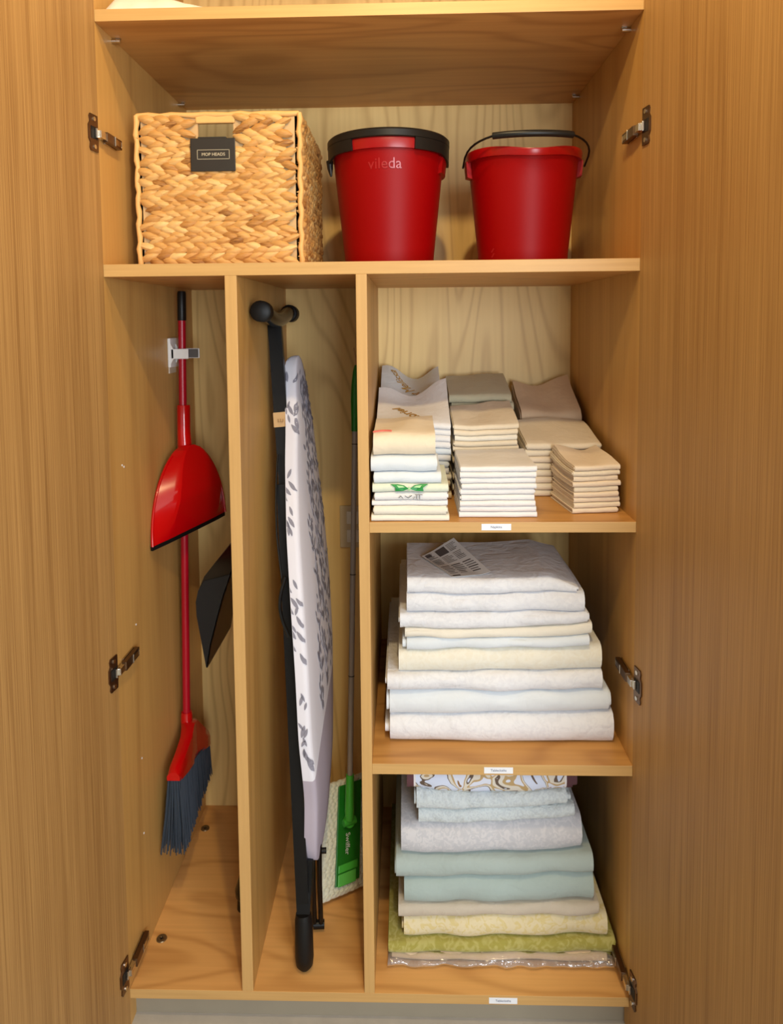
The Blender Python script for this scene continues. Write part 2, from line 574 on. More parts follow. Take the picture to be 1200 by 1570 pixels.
RX0, RX1, RY0 = -1.9, 2.1, -3.2
struct('floor', (RX0, RY0, FZ - 0.05), (RX1, 0.75, FZ), 'floor_vinyl')
struct('ceiling', (RX0, RY0, CE), (RX1, 0.75, CE + 0.05), 'ceiling_paint')
struct('wall_left', (RX0 - 0.08, RY0, FZ), (RX0, 0.75, CE), 'wall_paint')
struct('wall_right', (RX1, RY0, FZ), (RX1 + 0.08, 0.75, CE), 'wall_paint')
struct('wall_front_left', (RX0, 0.01, FZ), (-0.53, 0.09, CE), 'wall_paint')
struct('wall_front_right', (0.53, 0.01, FZ), (RX1, 0.09, CE), 'wall_paint')
struct('wall_front_top', (-0.53, 0.01, 2.375), (0.53, 0.09, CE), 'wall_paint')
# rear wall with a window opening behind the camera
bm = bmesh.new()
wx0, wx1, wz0, wz1 = 0.32, 1.98, 0.53, 2.07
for lo, hi in (((RX0, RY0 - 0.08, FZ), (wx0, RY0, CE)), ((wx1, RY0 - 0.08, FZ), (RX1, RY0, CE)),
               ((wx0, RY0 - 0.08, FZ), (wx1, RY0, wz0)), ((wx0, RY0 - 0.08, wz1), (wx1, RY0, CE))):
    box(bm, lo, hi)
link('wall_rear', bm, 'wall_paint', origin=(0, RY0, FZ))['kind'] = 'structure'
bm = bmesh.new()
for lo, hi in (((wx0, RY0 - 0.06, wz0), (wx0 + 0.05, RY0 - 0.01, wz1)), ((wx1 - 0.05, RY0 - 0.06, wz0), (wx1, RY0 - 0.01, wz1)),
               ((wx0, RY0 - 0.06, wz0), (wx1, RY0 - 0.01, wz0 + 0.05)), ((wx0, RY0 - 0.06, wz1 - 0.05), (wx1, RY0 - 0.01, wz1)),
               ((1.13, RY0 - 0.06, wz0), (1.17, RY0 - 0.01, wz1))):
    box(bm, lo, hi)
link('window_1', bm, 'white_plastic', origin=(1.15, RY0, wz0))['kind'] = 'structure'

# ------------------------------------------------------------------ cupboard
D = 0.554
cab = thing('linen_cupboard', (0, D / 2, FZ), 'tall built-in maple cupboard with both doors open, shelves and two dividers', 'cupboard')


def panel(name, lo, hi, mat, edge, parent=cab, bevel=0.0008):
    bm = bmesh.new(); box(bm, lo, hi, bevel)
    bm.normal_update()
    for f in bm.faces:
        if f.normal.y < -0.6:
            f.material_index = 1
    return link(name, bm, [mat, edge], parent)


panel('side_panel', (-0.522, 0, FZ), (-0.5, D + 0.012, 2.37), 'maple_v', 'maple_edge_v')
panel('side_panel', (0.5, 0, FZ), (0.522, D + 0.012, 2.37), 'maple_v', 'maple_edge_v')
backp = panel('back_panel', (-0.5, D, FZ), (0.5, D + 0.012, 2.37), 'maple_back', 'maple_back')
panel('top_panel', (-0.5, 0, 2.348), (0.5, D, 2.37), 'maple_h', 'maple_edge_h')
sh_top = panel('shelf', (-0.5, 0.0, 1.8957), (0.5, D, 1.9175), 'maple_h', 'maple_edge_h')
sh_mid = panel('shelf', (-0.5, 0.0, 1.4295), (0.5, D, 1.4529), 'maple_h', 'maple_edge_h')
sh_1 = panel('shelf', (-0.0045, 0.0, 0.9385), (0.5, D, 0.959), 'maple_h', 'maple_edge_h')
sh_2 = panel('shelf', (-0.0045, 0.0, 0.4575), (0.5, D, 0.4789), 'maple_h', 'maple_edge_h')
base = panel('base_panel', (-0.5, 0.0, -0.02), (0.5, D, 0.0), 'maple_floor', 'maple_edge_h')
div1 = panel('divider', (-0.2711, 0.0, 0.0), (-0.2486, D, 1.4295), 'maple_v', 'maple_edge_v')
div2 = panel('divider', (-0.0250, 0.0, 0.0), (-0.0045, D, 1.4295), 'maple_v', 'maple_edge_v')
bm = bmesh.new(); box(bm, (-0.5, 0.03, FZ), (0.5, 0.048, -0.02))
link('toe_kick', bm, 'toe_kick_grey', cab)

# doors: inner faces start at the cabinet's front corners and swing a little past square
DOORA = math.radians(7.0)


def door_frame(side):
    """local (u along the door away from the hinge, v out of the inner face, z)"""
    ox = -0.4992 if side < 0 else 0.4992
    e = Vector((side * math.sin(DOORA), -math.cos(DOORA), 0))
    nrm = Vector((-side * math.cos(DOORA), -math.sin(DOORA), 0))
    o = Vector((ox, -0.0012, 0))
    return lambda u, v, z: o + e * u + nrm * v + Vector((0, 0, z))


def fbox(bm, fm, lo, hi, mat=0, bevel=0.0):
    vs = box(bm, lo, hi, bevel, mat)
    for v in vs:
        v.co = fm(*v.co)
    return vs


HZ = {-1: (1.690, 0.668, 0.047), 1: (1.686, 0.650, 0.034)}
for side in (-1, 1):
    fm = door_frame(side)
    bm = bmesh.new(); fbox(bm, fm, (0, -0.021, -0.076), (0.5, 0, 2.365), bevel=0.0006)
    bmesh.ops.recalc_face_normals(bm, faces=bm.faces)
    dr = link('door', bm, 'door_veneer', cab)
    for hz in HZ[side]:
        bm = bmesh.new()
        # flange screwed to the door with waisted outline
        pts = [(0.006, -0.033), (0.030, -0.033), (0.033, -0.028), (0.031, -0.019), (0.036, -0.012), (0.036, 0.012), (0.031, 0.019), (0.033, 0.028), (0.030, 0.033), (0.006, 0.033), (0.006, 0.012), (0.004, 0)]
        lo_ = [bm.verts.new(fm(u, 0.0, hz + z)) for u, z in pts]
        hi_ = [bm.verts.new(fm(u, 0.0028, hz + z)) for u, z in pts]
        bm.faces.new(lo_); bm.faces.new(hi_[::-1])
        for i in range(len(pts)):
            j = (i + 1) % len(pts)
            bm.faces.new((lo_[i], hi_[i], hi_[j], lo_[j]))
        for dz in (-0.025, 0.025):
            c = fm(0.019, 0.0028, hz + dz)
            tube(bm, [c, fm(0.019, 0.0045, hz + dz)], 0.0042, 10, 1)
        for f in list(bm.faces):
            pass
        fbox(bm, fm, (0.010, 0.0028, hz - 0.011), (0.030, 0.0036, hz + 0.011), 2)
        bmesh.ops.recalc_face_normals(bm, faces=bm.faces)
        link('hinge_plate', bm, ['hinge_dark', 'screw_steel', 'black_hole'], dr)
        # arm, from the cup to the side panel
        bm = bmesh.new()
        w = 0.5 * side
        s = -side

        def ab(x0, x1, y0, y1, z0, z1, m):
            a, b_ = w + s * x0, w + s * x1
            box(bm, (min(a, b_), y0, hz + z0), (max(a, b_), y1, hz + z1), 0.0008, m)
        ab(0.0005, 0.004, 0.020, 0.074, -0.0105, 0.0105, 1)    # mounting plate
        ab(0.004, 0.0135, 0.010, 0.078, -0.009, 0.009, 0)      # channel arm
        ab(0.0135, 0.0142, 0.048, 0.074, -0.0055, 0.0055, 1)
        ab(0.0135, 0.0150, 0.043, 0.045, -0.009, 0.009, 2)
        ab(0.003, 0.0115, -0.014, 0.012, -0.0065, 0.0065, 2)   # link
        ab(0.003, 0.007, -0.020, -0.006, -0.0085, 0.0085, 2)
        link('hinge_arm', bm, ['hinge_dark', 'hinge_metal', 'screw_steel'], dr)

# shelf supports under the top shelf and cam locks in the base
for (x, y) in ((-0.491, 0.078), (-0.491, 0.487), (0.491, 0.076), (0.491, 0.483)):
    bm = bmesh.new()
    s = 1 if x < 0 else -1
    tube(bm, [(x - s * 0.009, y, 1.890), (x + s * 0.008, y, 1.890)], 0.0042, 12, 0)
    box(bm, (min(x, x + s * 0.009), y - 0.005, 1.8935), (max(x, x + s * 0.009), y + 0.005, 1.8957), 0, 0)
    link('shelf_pin', bm, 'screw_steel', sh_top, smooth=0.7)
for (x, y, r) in ((-0.4797 + 0.004, 0.1195, 0.0105), (-0.4760, 0.4621, 0.0105), ):
    bm = bmesh.new()
    lathe(bm, [(0.0, 0.0004), (0.003, 0.0004), (0.004, 0.0014), (r * 0.8, 0.0014), (r, 0.0018), (r + 0.001, 0.0)], (x, y), 24, 0)
    box(bm, (x - 0.005, y - 0.0007, 0.001), (x + 0.005, y + 0.0007, 0.0016), 0, 1)
    box(bm, (x - 0.0007, y - 0.005, 0.001), (x + 0.0007, y + 0.005, 0.0016), 0, 1)
    link('cam_lock', bm, ['cam_cap', 'black_hole'], base, smooth=0.6)
for (y, z) in ((0.055, 1.060), (0.064, 1.055), (0.098, 0.715), (0.102, 0.255), (0.105, 0.42)):
    bm = bmesh.new()
    tube(bm, [(-0.4999, y, z), (-0.4992, y, z)], 0.0022, 8, 0)
    link('shelf_pin_hole', bm, 'label_paper', cab.children[0])

# printed strips on the shelf edges
for (shelf, xc, zc, word) in ((sh_1, 0.2365, 0.9495, 'Napkins'), (sh_2, 0.2414, 0.4676, 'Tablecloths'), (base, 0.2512, -0.0107, 'Tablecloths')):
    bm = bmesh.new()
    box(bm, (xc - 0.028, -0.0009, zc - 0.0062), (xc + 0.028, -0.0001, zc + 0.0062), 0, 0)
    add_text(bm, word, 0.0066, frame_map((xc, -0.0011, zc), (1, 0, 0), (0, 0, 1), (0, -1, 0)), 1, 0.0001)
    link('shelf_label', bm, ['label_paper', 'label_ink'], shelf)

# outlet cover on the back panel of the middle bay
bm = bmesh.new()
box(bm, (-0.1135, D - 0.006, 0.735), (-0.044, D - 0.0002, 0.849), 0.002)
box(bm, (-0.095, D - 0.008, 0.800), (-0.062, D - 0.005, 0.834), 0.003, 1)
box(bm, (-0.095, D - 0.008, 0.750), (-0.062, D - 0.005, 0.784), 0.003, 1)
tag(link('outlet_cover', bm, ['outlet_cream', 'white_plastic'], origin=(-0.079, D, 0.735)),
    'cream outlet cover plate on the cupboard back behind the grey mop pole', 'outlet')

# ------------------------------------------------------------------ wicker basket
random.seed(5)
BX0, BX1, BY0, BY1, BZ0, BZ1 = -0.463, -0.143, 0.100, 0.435, 1.4532, 1.757
bk = thing('wicker_basket', ((BX0 + BX1) / 2, (BY0 + BY1) / 2, BZ0), 'square braided water-hyacinth basket with black MOP HEADS tag on the middle shelf', 'basket')
NROW = 14
ROWH = (BZ1 - BZ0 - 0.012) / NROW


def strand(bm, p, d, up, out, L, W, T, tone, lay):
    """A leaf-shaped flat strand centred at p along d, bulging to `out`."""
    prof = [(-0.5, 0.30), (-0.28, 0.84), (-0.02, 1.0), (0.26, 0.88), (0.5, 0.28)]
    rows = []
    for (t, w) in prof:
        c = p + d * (t * L) + out * (T * (1 - (2 * t) ** 2) * 0.9 - 0.3 * T + (T * 0.5 * t))
        side = up
        rows.append([bm.verts.new(c - side * W * w * 0.5 - out * T * 0.35), bm.verts.new(c - side * W * w * 0.22 + out * T * 0.28),
                     bm.verts.new(c + side * W * w * 0.22 + out * T * 0.28), bm.verts.new(c + side * W * w * 0.5 - out * T * 0.35)])
    for i in range(len(rows) - 1):
        for k in range(3):
            f = bm.faces.new((rows[i][k], rows[i + 1][k], rows[i + 1][k + 1], rows[i][k + 1]))
            for l in f.loops:
                l[lay] = (tone, tone, tone, 1)


def braid(face, row, a0, a1, z):
    """One braided rope along a face between a0 and a1."""
    bm = bmesh.new()
    lay = bm.loops.layers.float_color.new('tone')
    if face == 0:
        pt = lambda a, zz, o: Vector((a, BY0 - o, zz)); ax = Vector((1, 0, 0)); out = Vector((0, -1, 0))
    elif face == 1:
        pt = lambda a, zz, o: Vector((BX1 + o, a, zz)); ax = Vector((0, 1, 0)); out = Vector((1, 0, 0))
    elif face == 2:
        pt = lambda a, zz, o: Vector((a, BY1 + o, zz)); ax = Vector((-1, 0, 0)); out = Vector((0, 1, 0))
    else:
        pt = lambda a, zz, o: Vector((BX0 - o, a, zz)); ax = Vector((0, -1, 0)); out = Vector((-1, 0, 0))
    dirn = 1 if row % 3 else -1
    zup = Vector((0, 0, 1))
    step = 0.0255
    n = max(2, int((a1 - a0) / step))
    ph = random.random()
    for k in range(n + 1):
        for h in (-1, 1):
            a = a0 + (k + (0.5 if h > 0 else 0) + ph * 0.3) * (a1 - a0) / n
            if a > a1 - 0.016 or a < a0 + 0.014:
                continue
            ang = math.radians(17 + random.uniform(-7, 7)) * h * dirn
            sgn = 1 if ax.x + ax.y > 0 else -1
            axd = ax * sgn
            d = axd * math.cos(ang) + zup * math.sin(-ang)
            up = zup * math.cos(ang) + axd * math.sin(ang)
            wob = nz(a * 9, row * 3.1, face * 7.7) * 0.003
            tone = min(1, max(0, random.gauss(0.60, 0.16)))
            if random.random() < 0.06:
                tone *= 0.35
            p = pt(a, z + h * ROWH * 0.22 + wob, 0.0035 + random.uniform(-0.001, 0.0012))
            strand(bm, p, d, up, out, random.uniform(0.040, 0.047), ROWH * random.uniform(0.70, 0.90), 0.0085, tone, lay)
    bmesh.ops.recalc_face_normals(bm, faces=bm.faces)
    for f in bm.faces:
        if f.normal.dot(out) < -0.3:
            f.normal_flip()
    return bm


HX0, HX1 = -0.342, -0.271           # handle hole in the front
for face in range(4):
    lo, hi = (BX0, BX1) if face in (0, 2) else (BY0, BY1)
    for r in range(NROW):
        z = BZ0 + 0.006 + (r + 0.5) * ROWH
        spans = [(lo, hi)]
        if face in (0, 2) and r >= NROW - 3:
            spans = [(lo, HX0 - 0.001), (HX1 + 0.001, hi)]
        for (a, b_) in spans:
            link('braid_row', braid(face, r, a, b_, z), 'wicker', bk, smooth=0.9)
# inner lining boards behind the braids, with the hand hole left open
bm = bmesh.new()
e = 0.006
for y0, y1 in ((BY0, BY0 + e), (BY1 - e, BY1)):
    hz0, hz1 = BZ0 + 0.242, BZ1 - 0.020
    box(bm, (BX0, y0, BZ0), (HX0, y1, BZ1 - 0.006)); box(bm, (HX1, y0, BZ0), (BX1, y1, BZ1 - 0.006))
    box(bm, (HX0, y0, BZ0), (HX1, y1, hz0))
box(bm, (BX0, BY0, BZ0), (BX0 + e, BY1, BZ1 - 0.006)); box(bm, (BX1 - e, BY0, BZ0), (BX1, BY1, BZ1 - 0.006))
box(bm, (BX0, BY0, BZ0), (BX1, BY1, BZ0 + e))
link('lining', bm, 'cane_board', bk)
for y0 in (BY0 - 0.004, BY1 - 0.008):
    bm = bmesh.new()
    box(bm, (HX0 - 0.004, y0, BZ1 - 0.021), (HX1 + 0.004, y0 + 0.012, BZ1 - 0.001), 0.003)
    link('handle_bar', bm, 'basket_bar', bk)
# corner posts and rim rope
for (x, y) in ((BX0 - 0.002, BY0 - 0.002), (BX1 + 0.004, BY0 - 0.003), (BX0, BY1), (BX1, BY1)):
    bm = bmesh.new(); lay = None
    pts = [(x + 0.0015 * math.sin(i * 1.7), y, BZ0 + (BZ1 - BZ0 - 0.004) * i / 24) for i in range(25)]
    tube(bm, pts, [0.0048 + 0.0012 * (i % 2) for i in range(25)], 8)
    link('corner_post', bm, 'basket_bar', bk, smooth=1.2)
bm = bmesh.new()
ring = []
for (x0, y0, x1, y1) in ((BX0, BY0, BX1, BY0), (BX1, BY0, BX1, BY1), (BX1, BY1, BX0, BY1), (BX0, BY1, BX0, BY0)):
    for i in range(14):
        t = i / 14
        ring.append((x0 + (x1 - x0) * t, y0 + (y1 - y0) * t, BZ1 - 0.004 + 0.0012 * math.sin(i * 2.3)))
ring.append(ring[0])
tube(bm, ring, [0.0052 + 0.001 * (i % 2) for i in range(len(ring))], 8)
link('rim', bm, 'basket_bar', bk, smooth=1.2)
# black tag
bm = bmesh.new()
tx0, tx1, tz0, tz1 = -0.354, -0.265, 1.640, 1.704
ty = BY0 - 0.013
box(bm, (tx0, ty - 0.0016, tz0), (tx1, ty, tz1), 0.0012)
box(bm, (tx0 + 0.015, ty - 0.001, tz1 - 0.002), (tx1 - 0.018, BY0 + 0.010, tz1 + 0.003), 0.001)
tg = link('label_tag', bm, 'tag_black', bk)
tg['label'] = 'black tag lettered MOP HEADS'
bm = bmesh.new()
cx_, cz_ = -0.3085, 1.6725
yy = ty - 0.0018
for lo, hi in (((-0.032, 0.0085), (0.032, 0.0092)), ((-0.032, -0.0092), (0.032, -0.0085)), ((-0.032, -0.0092), (-0.0313, 0.0092)), ((0.0313, -0.0092), (0.032, 0.0092))):
    box(bm, (cx_ + lo[0], yy - 0.0003, cz_ + lo[1]), (cx_ + hi[0], yy + 0.0003, cz_ + hi[1]))
add_text(bm, 'MOP HEADS', 0.0085, frame_map((cx_, yy, cz_), (1, 0, 0), (0, 0, 1), (0, -1, 0)), 0, 0.0003)
link('lettering', bm, 'tag_print', tg)

# ------------------------------------------------------------------ buckets
SZ = 1.4531


def bucket_body(c, rb, rt, h, parent, zf=None):
    bm = bmesh.new()
    t = 0.003
    pr = [(0.0, SZ + 0.004), (rb - 0.01, SZ + 0.004), (rb - 0.006, SZ), (rb, SZ + 0.001), (rb + 0.001, SZ + 0.006)]
    n = 10
    for i in range(1, n + 1):
        f = i / n
        pr.append((rb + (rt - rb) * f, SZ + 0.006 + (h - 0.006) * f))
    for i in range(n, -1, -1):
        f = i / n
        pr.append((rb + (rt - rb) * f - t, SZ + 0.010 + (h - 0.010) * f))
    pr.append((0.0, SZ + 0.010))
    lathe(bm, pr, c, 64, 0, zf=zf)
    bmesh.ops.remove_doubles(bm, verts=bm.verts, dist=1e-6)
    bmesh.ops.recalc_face_normals(bm, faces=bm.faces)
    return link('bucket_body', bm, 'red_plastic', parent, smooth=0.7)


# bucket with the black wringer collar
C1 = (0.0335, 0.215)
b1 = thing('mop_bucket', (C1[0], C1[1], SZ), 'red bucket with black wringer collar beside the wicker basket', 'bucket')
RB, RT, H = 0.0935, 0.1195, 0.252
body = bucket_body(C1, RB, RT, H, b1)
bm = bmesh.new()
z1 = SZ + H
lathe(bm, [(RT - 0.003, z1 - 0.022), (RT + 0.003, z1 - 0.022), (RT + 0.005, z1 - 0.006), (RT + 0.004, z1), (RT - 0.003, z1)], C1, 64, 0, closed=True)
link('rim_band', bm, 'red_rim', b1, smooth=0.7)
bm = bmesh.new()
rr = RT + 0.009
lathe(bm, [(rr - 0.022, z1 + 0.002), (rr - 0.002, z1 - 0.002), (rr + 0.001, z1 + 0.000), (rr + 0.001, z1 + 0.012), (rr - 0.003, z1 + 0.016), (rr - 0.022, z1 + 0.012)], C1, 72, 0, closed=True)
link('wringer_collar', bm, 'black_plastic', b1, smooth=0.7)
# skirts left and right, with lugs
for (q0, q1, nm) in ((math.radians(188), math.radians(236), 'l'), (math.radians(296), math.radians(362), 'r')):
    bm = bmesh.new()

    def zf(q, r, z, q0=q0, q1=q1, nm=nm):
        if z < z1 - 0.004:
            f = (q - q0) / (q1 - q0)
            if nm == 'l':
                z -= 0.012 * max(0, 1 - f * 2.2)
            else:
                z -= 0.014 * max(0, f * 2.0 - 1.0)
        return z
    lathe(bm, [(RT + 0.0035, z1 - 0.024), (RT + 0.0085, z1 - 0.024), (RT + 0.0095, z1 - 0.001), (RT + 0.0035, z1 - 0.001)], C1, 16, 0, a0=q0, a1=q1, closed=True, zf=zf)
    bmesh.ops.recalc_face_normals(bm, faces=bm.faces)
    link('collar_skirt', bm, 'black_plastic', b1, smooth=0.7)
# hooked lug at left and ear at right
bm = bmesh.new()
q = math.radians(190)
c0 = Vector((C1[0] + (RT + 0.006) * math.cos(q), C1[1] + (RT + 0.006) * math.sin(q), z1 - 0.026))
tube(bm, [c0, c0 + Vector((0.001, -0.002, -0.016)), c0 + Vector((0.003, -0.003, -0.032))], [0.0075, 0.006, 0.0022], 8)
link('lug', bm, 'black_plastic', b1, smooth=0.8)
bm = bmesh.new()
lathe(bm, [(RT - 0.008, z1 - 0.060), (RT + 0.001, z1 - 0.058), (RT + 0.005, z1 - 0.022), (RT - 0.004, z1 - 0.022)], C1, 8, 0, a0=math.radians(336), a1=math.radians(376), closed=True)
bmesh.ops.recalc_face_normals(bm, faces=bm.faces)
link('ear', bm, 'red_plastic', b1, smooth=0.8)
# moulded lettering, bent round the cone
bm = bmesh.new()


def on_cone(C, rb, rt, h, qc, zc):
    def fn(x, y, z):
        zz = zc + y
        f = (zz - SZ - 0.006) / (h - 0.006)
        r = rb + (rt - rb) * f + 0.0002 + z * 2
        q = qc + x / r
        return Vector((C[0] + r * math.cos(q), C[1] + r * math.sin(q), zz))
    return fn


add_text(bm, 'vileda', 0.030, on_cone(C1, RB, RT, H, math.radians(267.5), z1 - 0.052), 0, 0.0004)
link('lettering', bm, 'red_logo', body)

# bucket with the wire bail
C2 = (0.3185, 0.215)
b2 = thing('pail', (C2[0], C2[1], SZ), 'plain red bucket with wire bail and black grip, nearest the right wall', 'bucket')
RB2, RT2, H2 = 0.0925, 0.1165, 0.236


def lip(q, r, z):
    d = math.atan2(math.sin(q - math.radians(272)), math.cos(q - math.radians(272)))
    f = max(0.0, (z - (SZ + H2 - 0.05)) / 0.05)
    g = math.exp(-(d / 0.30) ** 2)
    w = math.exp(-(d / 0.62) ** 2)
    return (r + 0.010 * g * f, z + (-0.011 * w - 0.004 * g) * f)


body2 = bucket_body(C2, RB2, RT2, H2, b2, zf=lip)
z2 = SZ + H2
bm = bmesh.new()
lathe(bm, [(RT2 - 0.003, z2 - 0.018), (RT2 + 0.0045, z2 - 0.018), (RT2 + 0.0065, z2 - 0.004), (RT2 + 0.005, z2 + 0.001), (RT2 - 0.003, z2 + 0.001)], C2, 64, 0, closed=True, zf=lip)
link('rim_band', bm, 'red_rim', b2, smooth=0.7)
qL, qR = math.radians(186), math.radians(354)
for q in (qL, qR):
    bm = bmesh.new()
    lathe(bm, [(RT2 - 0.008, z2 - 0.052), (RT2 + 0.005, z2 - 0.048), (RT2 + 0.008, z2 - 0.016), (RT2 - 0.003, z2 - 0.016)], C2, 6, 0, a0=q - 0.10, a1=q + 0.10, closed=True)
    bmesh.ops.recalc_face_normals(bm, faces=bm.faces)
    link('pivot_lug', bm, 'red_plastic', b2, smooth=0.8)
pts = []
xl, xr = C2[0] - RT2 - 0.011, C2[0] + RT2 + 0.011
for i in range(25):
    t = i / 24
    a = PI * (1 - t)
    x = C2[0] + (RT2 + 0.011) * math.cos(a) * (1 if abs(math.cos(a)) > 0 else 1)
    s = math.sin(a) ** 0.6
    pts.append((x, C2[1] - 0.012 - 0.125 * s, z2 - 0.026 + 0.038 * min(1, s * 1.15)))
bm = bmesh.new(); tube(bm, pts, 0.0022, 8)
bail = link('bail', bm, 'black_metal', b2, smooth=1.0)
bm = bmesh.new(); tube(bm, pts[7:18], [0.0068] * 11, 12)
link('grip', bm, 'black_plastic', bail, smooth=0.9)
bm = bmesh.new()
for k in range(2):
    q0 = math.radians(222)
    fn = on_cone(C2, RB2, RT2, H2, q0, SZ + 0.022 + 0.010 * k)
    vs = [bm.verts.new(fn(x, y, 0.0002)) for x, y in ((-0.006, -0.004), (-0.002, -0.005), (0.005, 0.003), (0.002, 0.004))]
    bm.faces.new(vs)
link('moulded_mark', bm, 'red_logo', body2)

# ------------------------------------------------------------------ folded cloths
def cloth(name, label, cat, group, mat, xl, xr, yf, yb, zb, zt, plies=2, nx=14, seed=0, rot=0.0, slack=0.0015, rnd=0.85):
    """Folded cloth. zb / zt: functions (u, v) -> height of its underside / top; fold at the front."""
    bm = bmesh.new()
    rnd_ = random.Random(seed)
    ND, NA = 6, 7
    cxm, cym = (xl + xr) / 2, (yf + yb) / 2
    cr, sr = math.cos(rot), math.sin(rot)

    def place(x, y, u, v, h):
        a, b_ = zb(u, v), zt(u, v)
        z = a + (b_ - a) * h
        wob = nz(x * 14 + seed, z * 30, y * 9 + seed * 0.37) * slack
        dx, dy = x - cxm, y - cym
        return Vector((cxm + dx * cr - dy * sr, cym + dx * sr + dy * cr + wob, z))
    k = plies
    a_ = 0.5 / k
    gap = 0.06 / k
    for j in range(k):
        offl, offr = rnd_.uniform(-1, 1) * slack * 1.2, rnd_.uniform(-1, 1) * slack * 1.2
        offb = rnd_.uniform(-0.006, 0.004)
        grids = []
        for i in range(nx + 1):
            u = i / nx
            x = xl + offl + (xr + offr - xl - offl) * u
            T = zt(u, 0.05) - zb(u, 0.05)
            col_o, col_i = [], []
            for (ho, rad) in ((0.5 - j * a_, 0), (0.5 - (j + 1) * a_ + gap, 1)):
                ho = max(ho, 0.012)
                ry = ho * T * rnd
                yc = yf + 0.5 * T * rnd
                dst = col_o if rad == 0 else col_i
                edge = nz(u * 5 + seed, seed * 1.7, j) * slack * 1.5
                for s in range(ND):
                    y = yb + offb + (yc - yb - offb) * s / ND
                    dst.append((y + edge * 0.5, 0.5 + ho))
                for s in range(NA):
                    q = PI / 2 + PI * s / (NA - 1)
                    dst.append((yc + ry * math.cos(q) + edge, 0.5 + ho * math.sin(q)))
                for s in range(ND - 1, -1, -1):
                    y = yb + offb + (yc - yb - offb) * s / ND
                    dst.append((y + edge * 0.5, 0.5 - ho))
            ro = [bm.verts.new(place(x, y, u, min(1, max(0, (y - yf) / (yb - yf))), h)) for (y, h) in col_o]
            ri = [bm.verts.new(place(x, y, u, min(1, max(0, (y - yf) / (yb - yf))), h)) for (y, h) in col_i]
            grids.append((ro, ri))
        m = len(grids[0][0])
        for i in range(nx):
            A, B = grids[i], grids[i + 1]
            for p in range(m - 1):
                bm.faces.new((A[0][p], A[0][p + 1], B[0][p + 1], B[0][p]))
                bm.faces.new((A[1][p], B[1][p], B[1][p + 1], A[1][p + 1]))
            for p in (0, m - 1):
                f = (A[0][p], B[0][p], B[1][p], A[1][p])
                bm.faces.new(f if p == 0 else f[::-1])
        for i, flip in ((0, False), (nx, True)):
            ro, ri = grids[i]
            for p in range(m - 1):
                f = (ro[p], ri[p], ri[p + 1], ro[p + 1])
                bm.faces.new(f if not flip else f[::-1])
    bmesh.ops.recalc_face_normals(bm, faces=bm.faces)
    o = link(name, bm, mat, origin=(cxm, cym, zb(0.5, 0.5)), smooth=0.9)
    tag(o, label, cat, group)
    return o


ORD = ['topmost', 'second', 'third', 'fourth', 'fifth', 'sixth', 'seventh', 'eighth', 'ninth', 'tenth', 'eleventh', 'twelfth', 'thirteenth', 'fourteenth']


def napkin_stack(key, what, xl, xr, yf, yb, z0, heights, mats, wedge=0.0, wave=0.004, seed=1, rot=0.0, crown=None, jit=0.003, plies=2, group=None, xrs=None, labels=None):
    """heights: front z of each interface above z0 (bottom to top). Returns the objects bottom to top."""
    zs = [z0] + heights
    n = len(heights)
    rn = random.Random(seed)

    def face(j):
        f = j / n
        def fn(u, v, j=j, f=f):
            z = zs[j] + wedge * f * f * (v ** 1.1)
            z += wave * f * (nz(u * 2.2 + seed, v * 1.6, 3.3) * (0.4 + v)) * 1.0
            z += 0.0009 * nz(u * 3 + seed, v * 2, j * 2.1) * (1 if 0 < j < n else 0)
            if crown and j == n:
                z += crown(u, v)
            return z
        return fn
    outs = []
    for j in range(n):
        dxl, dxr, dyf = rn.uniform(-1, 1) * jit, rn.uniform(-1, 1) * jit, rn.uniform(-1, 1) * jit * 0.6
        mt = mats if isinstance(mats, str) else mats[j % len(mats)]
        lo, hi = face(j), face(j + 1)
        g = 0.0003
        pos = n - 1 - j
        if labels and labels.get(j):
            lab = labels[j]
        elif pos == 0:
            lab = 'topmost folded napkin of ' + what
        elif j == 0:
            lab = 'lowest folded napkin of ' + what
        else:
            lab = ORD[pos] + ' napkin from the top of ' + what
        xr_j = xrs[j] if xrs else xr
        o = cloth('folded_napkin', lab, 'napkin', group or ('napkins in ' + what), mt, xl + dxl, xr_j + dxr, yf + dyf, yb + rn.uniform(-1, 1) * jit,
                  (lambda u, v, lo=lo: lo(u, v) + g), (lambda u, v, hi=hi: hi(u, v) - g), plies, 11, seed * 17 + j, rot, slack=0.0013)
        outs.append((o, lo, hi))
    return outs


S1 = 0.9592


def even(z0, z1, n):
    return [z0 + (z1 - z0) * (i + 1) / n for i in range(n)]


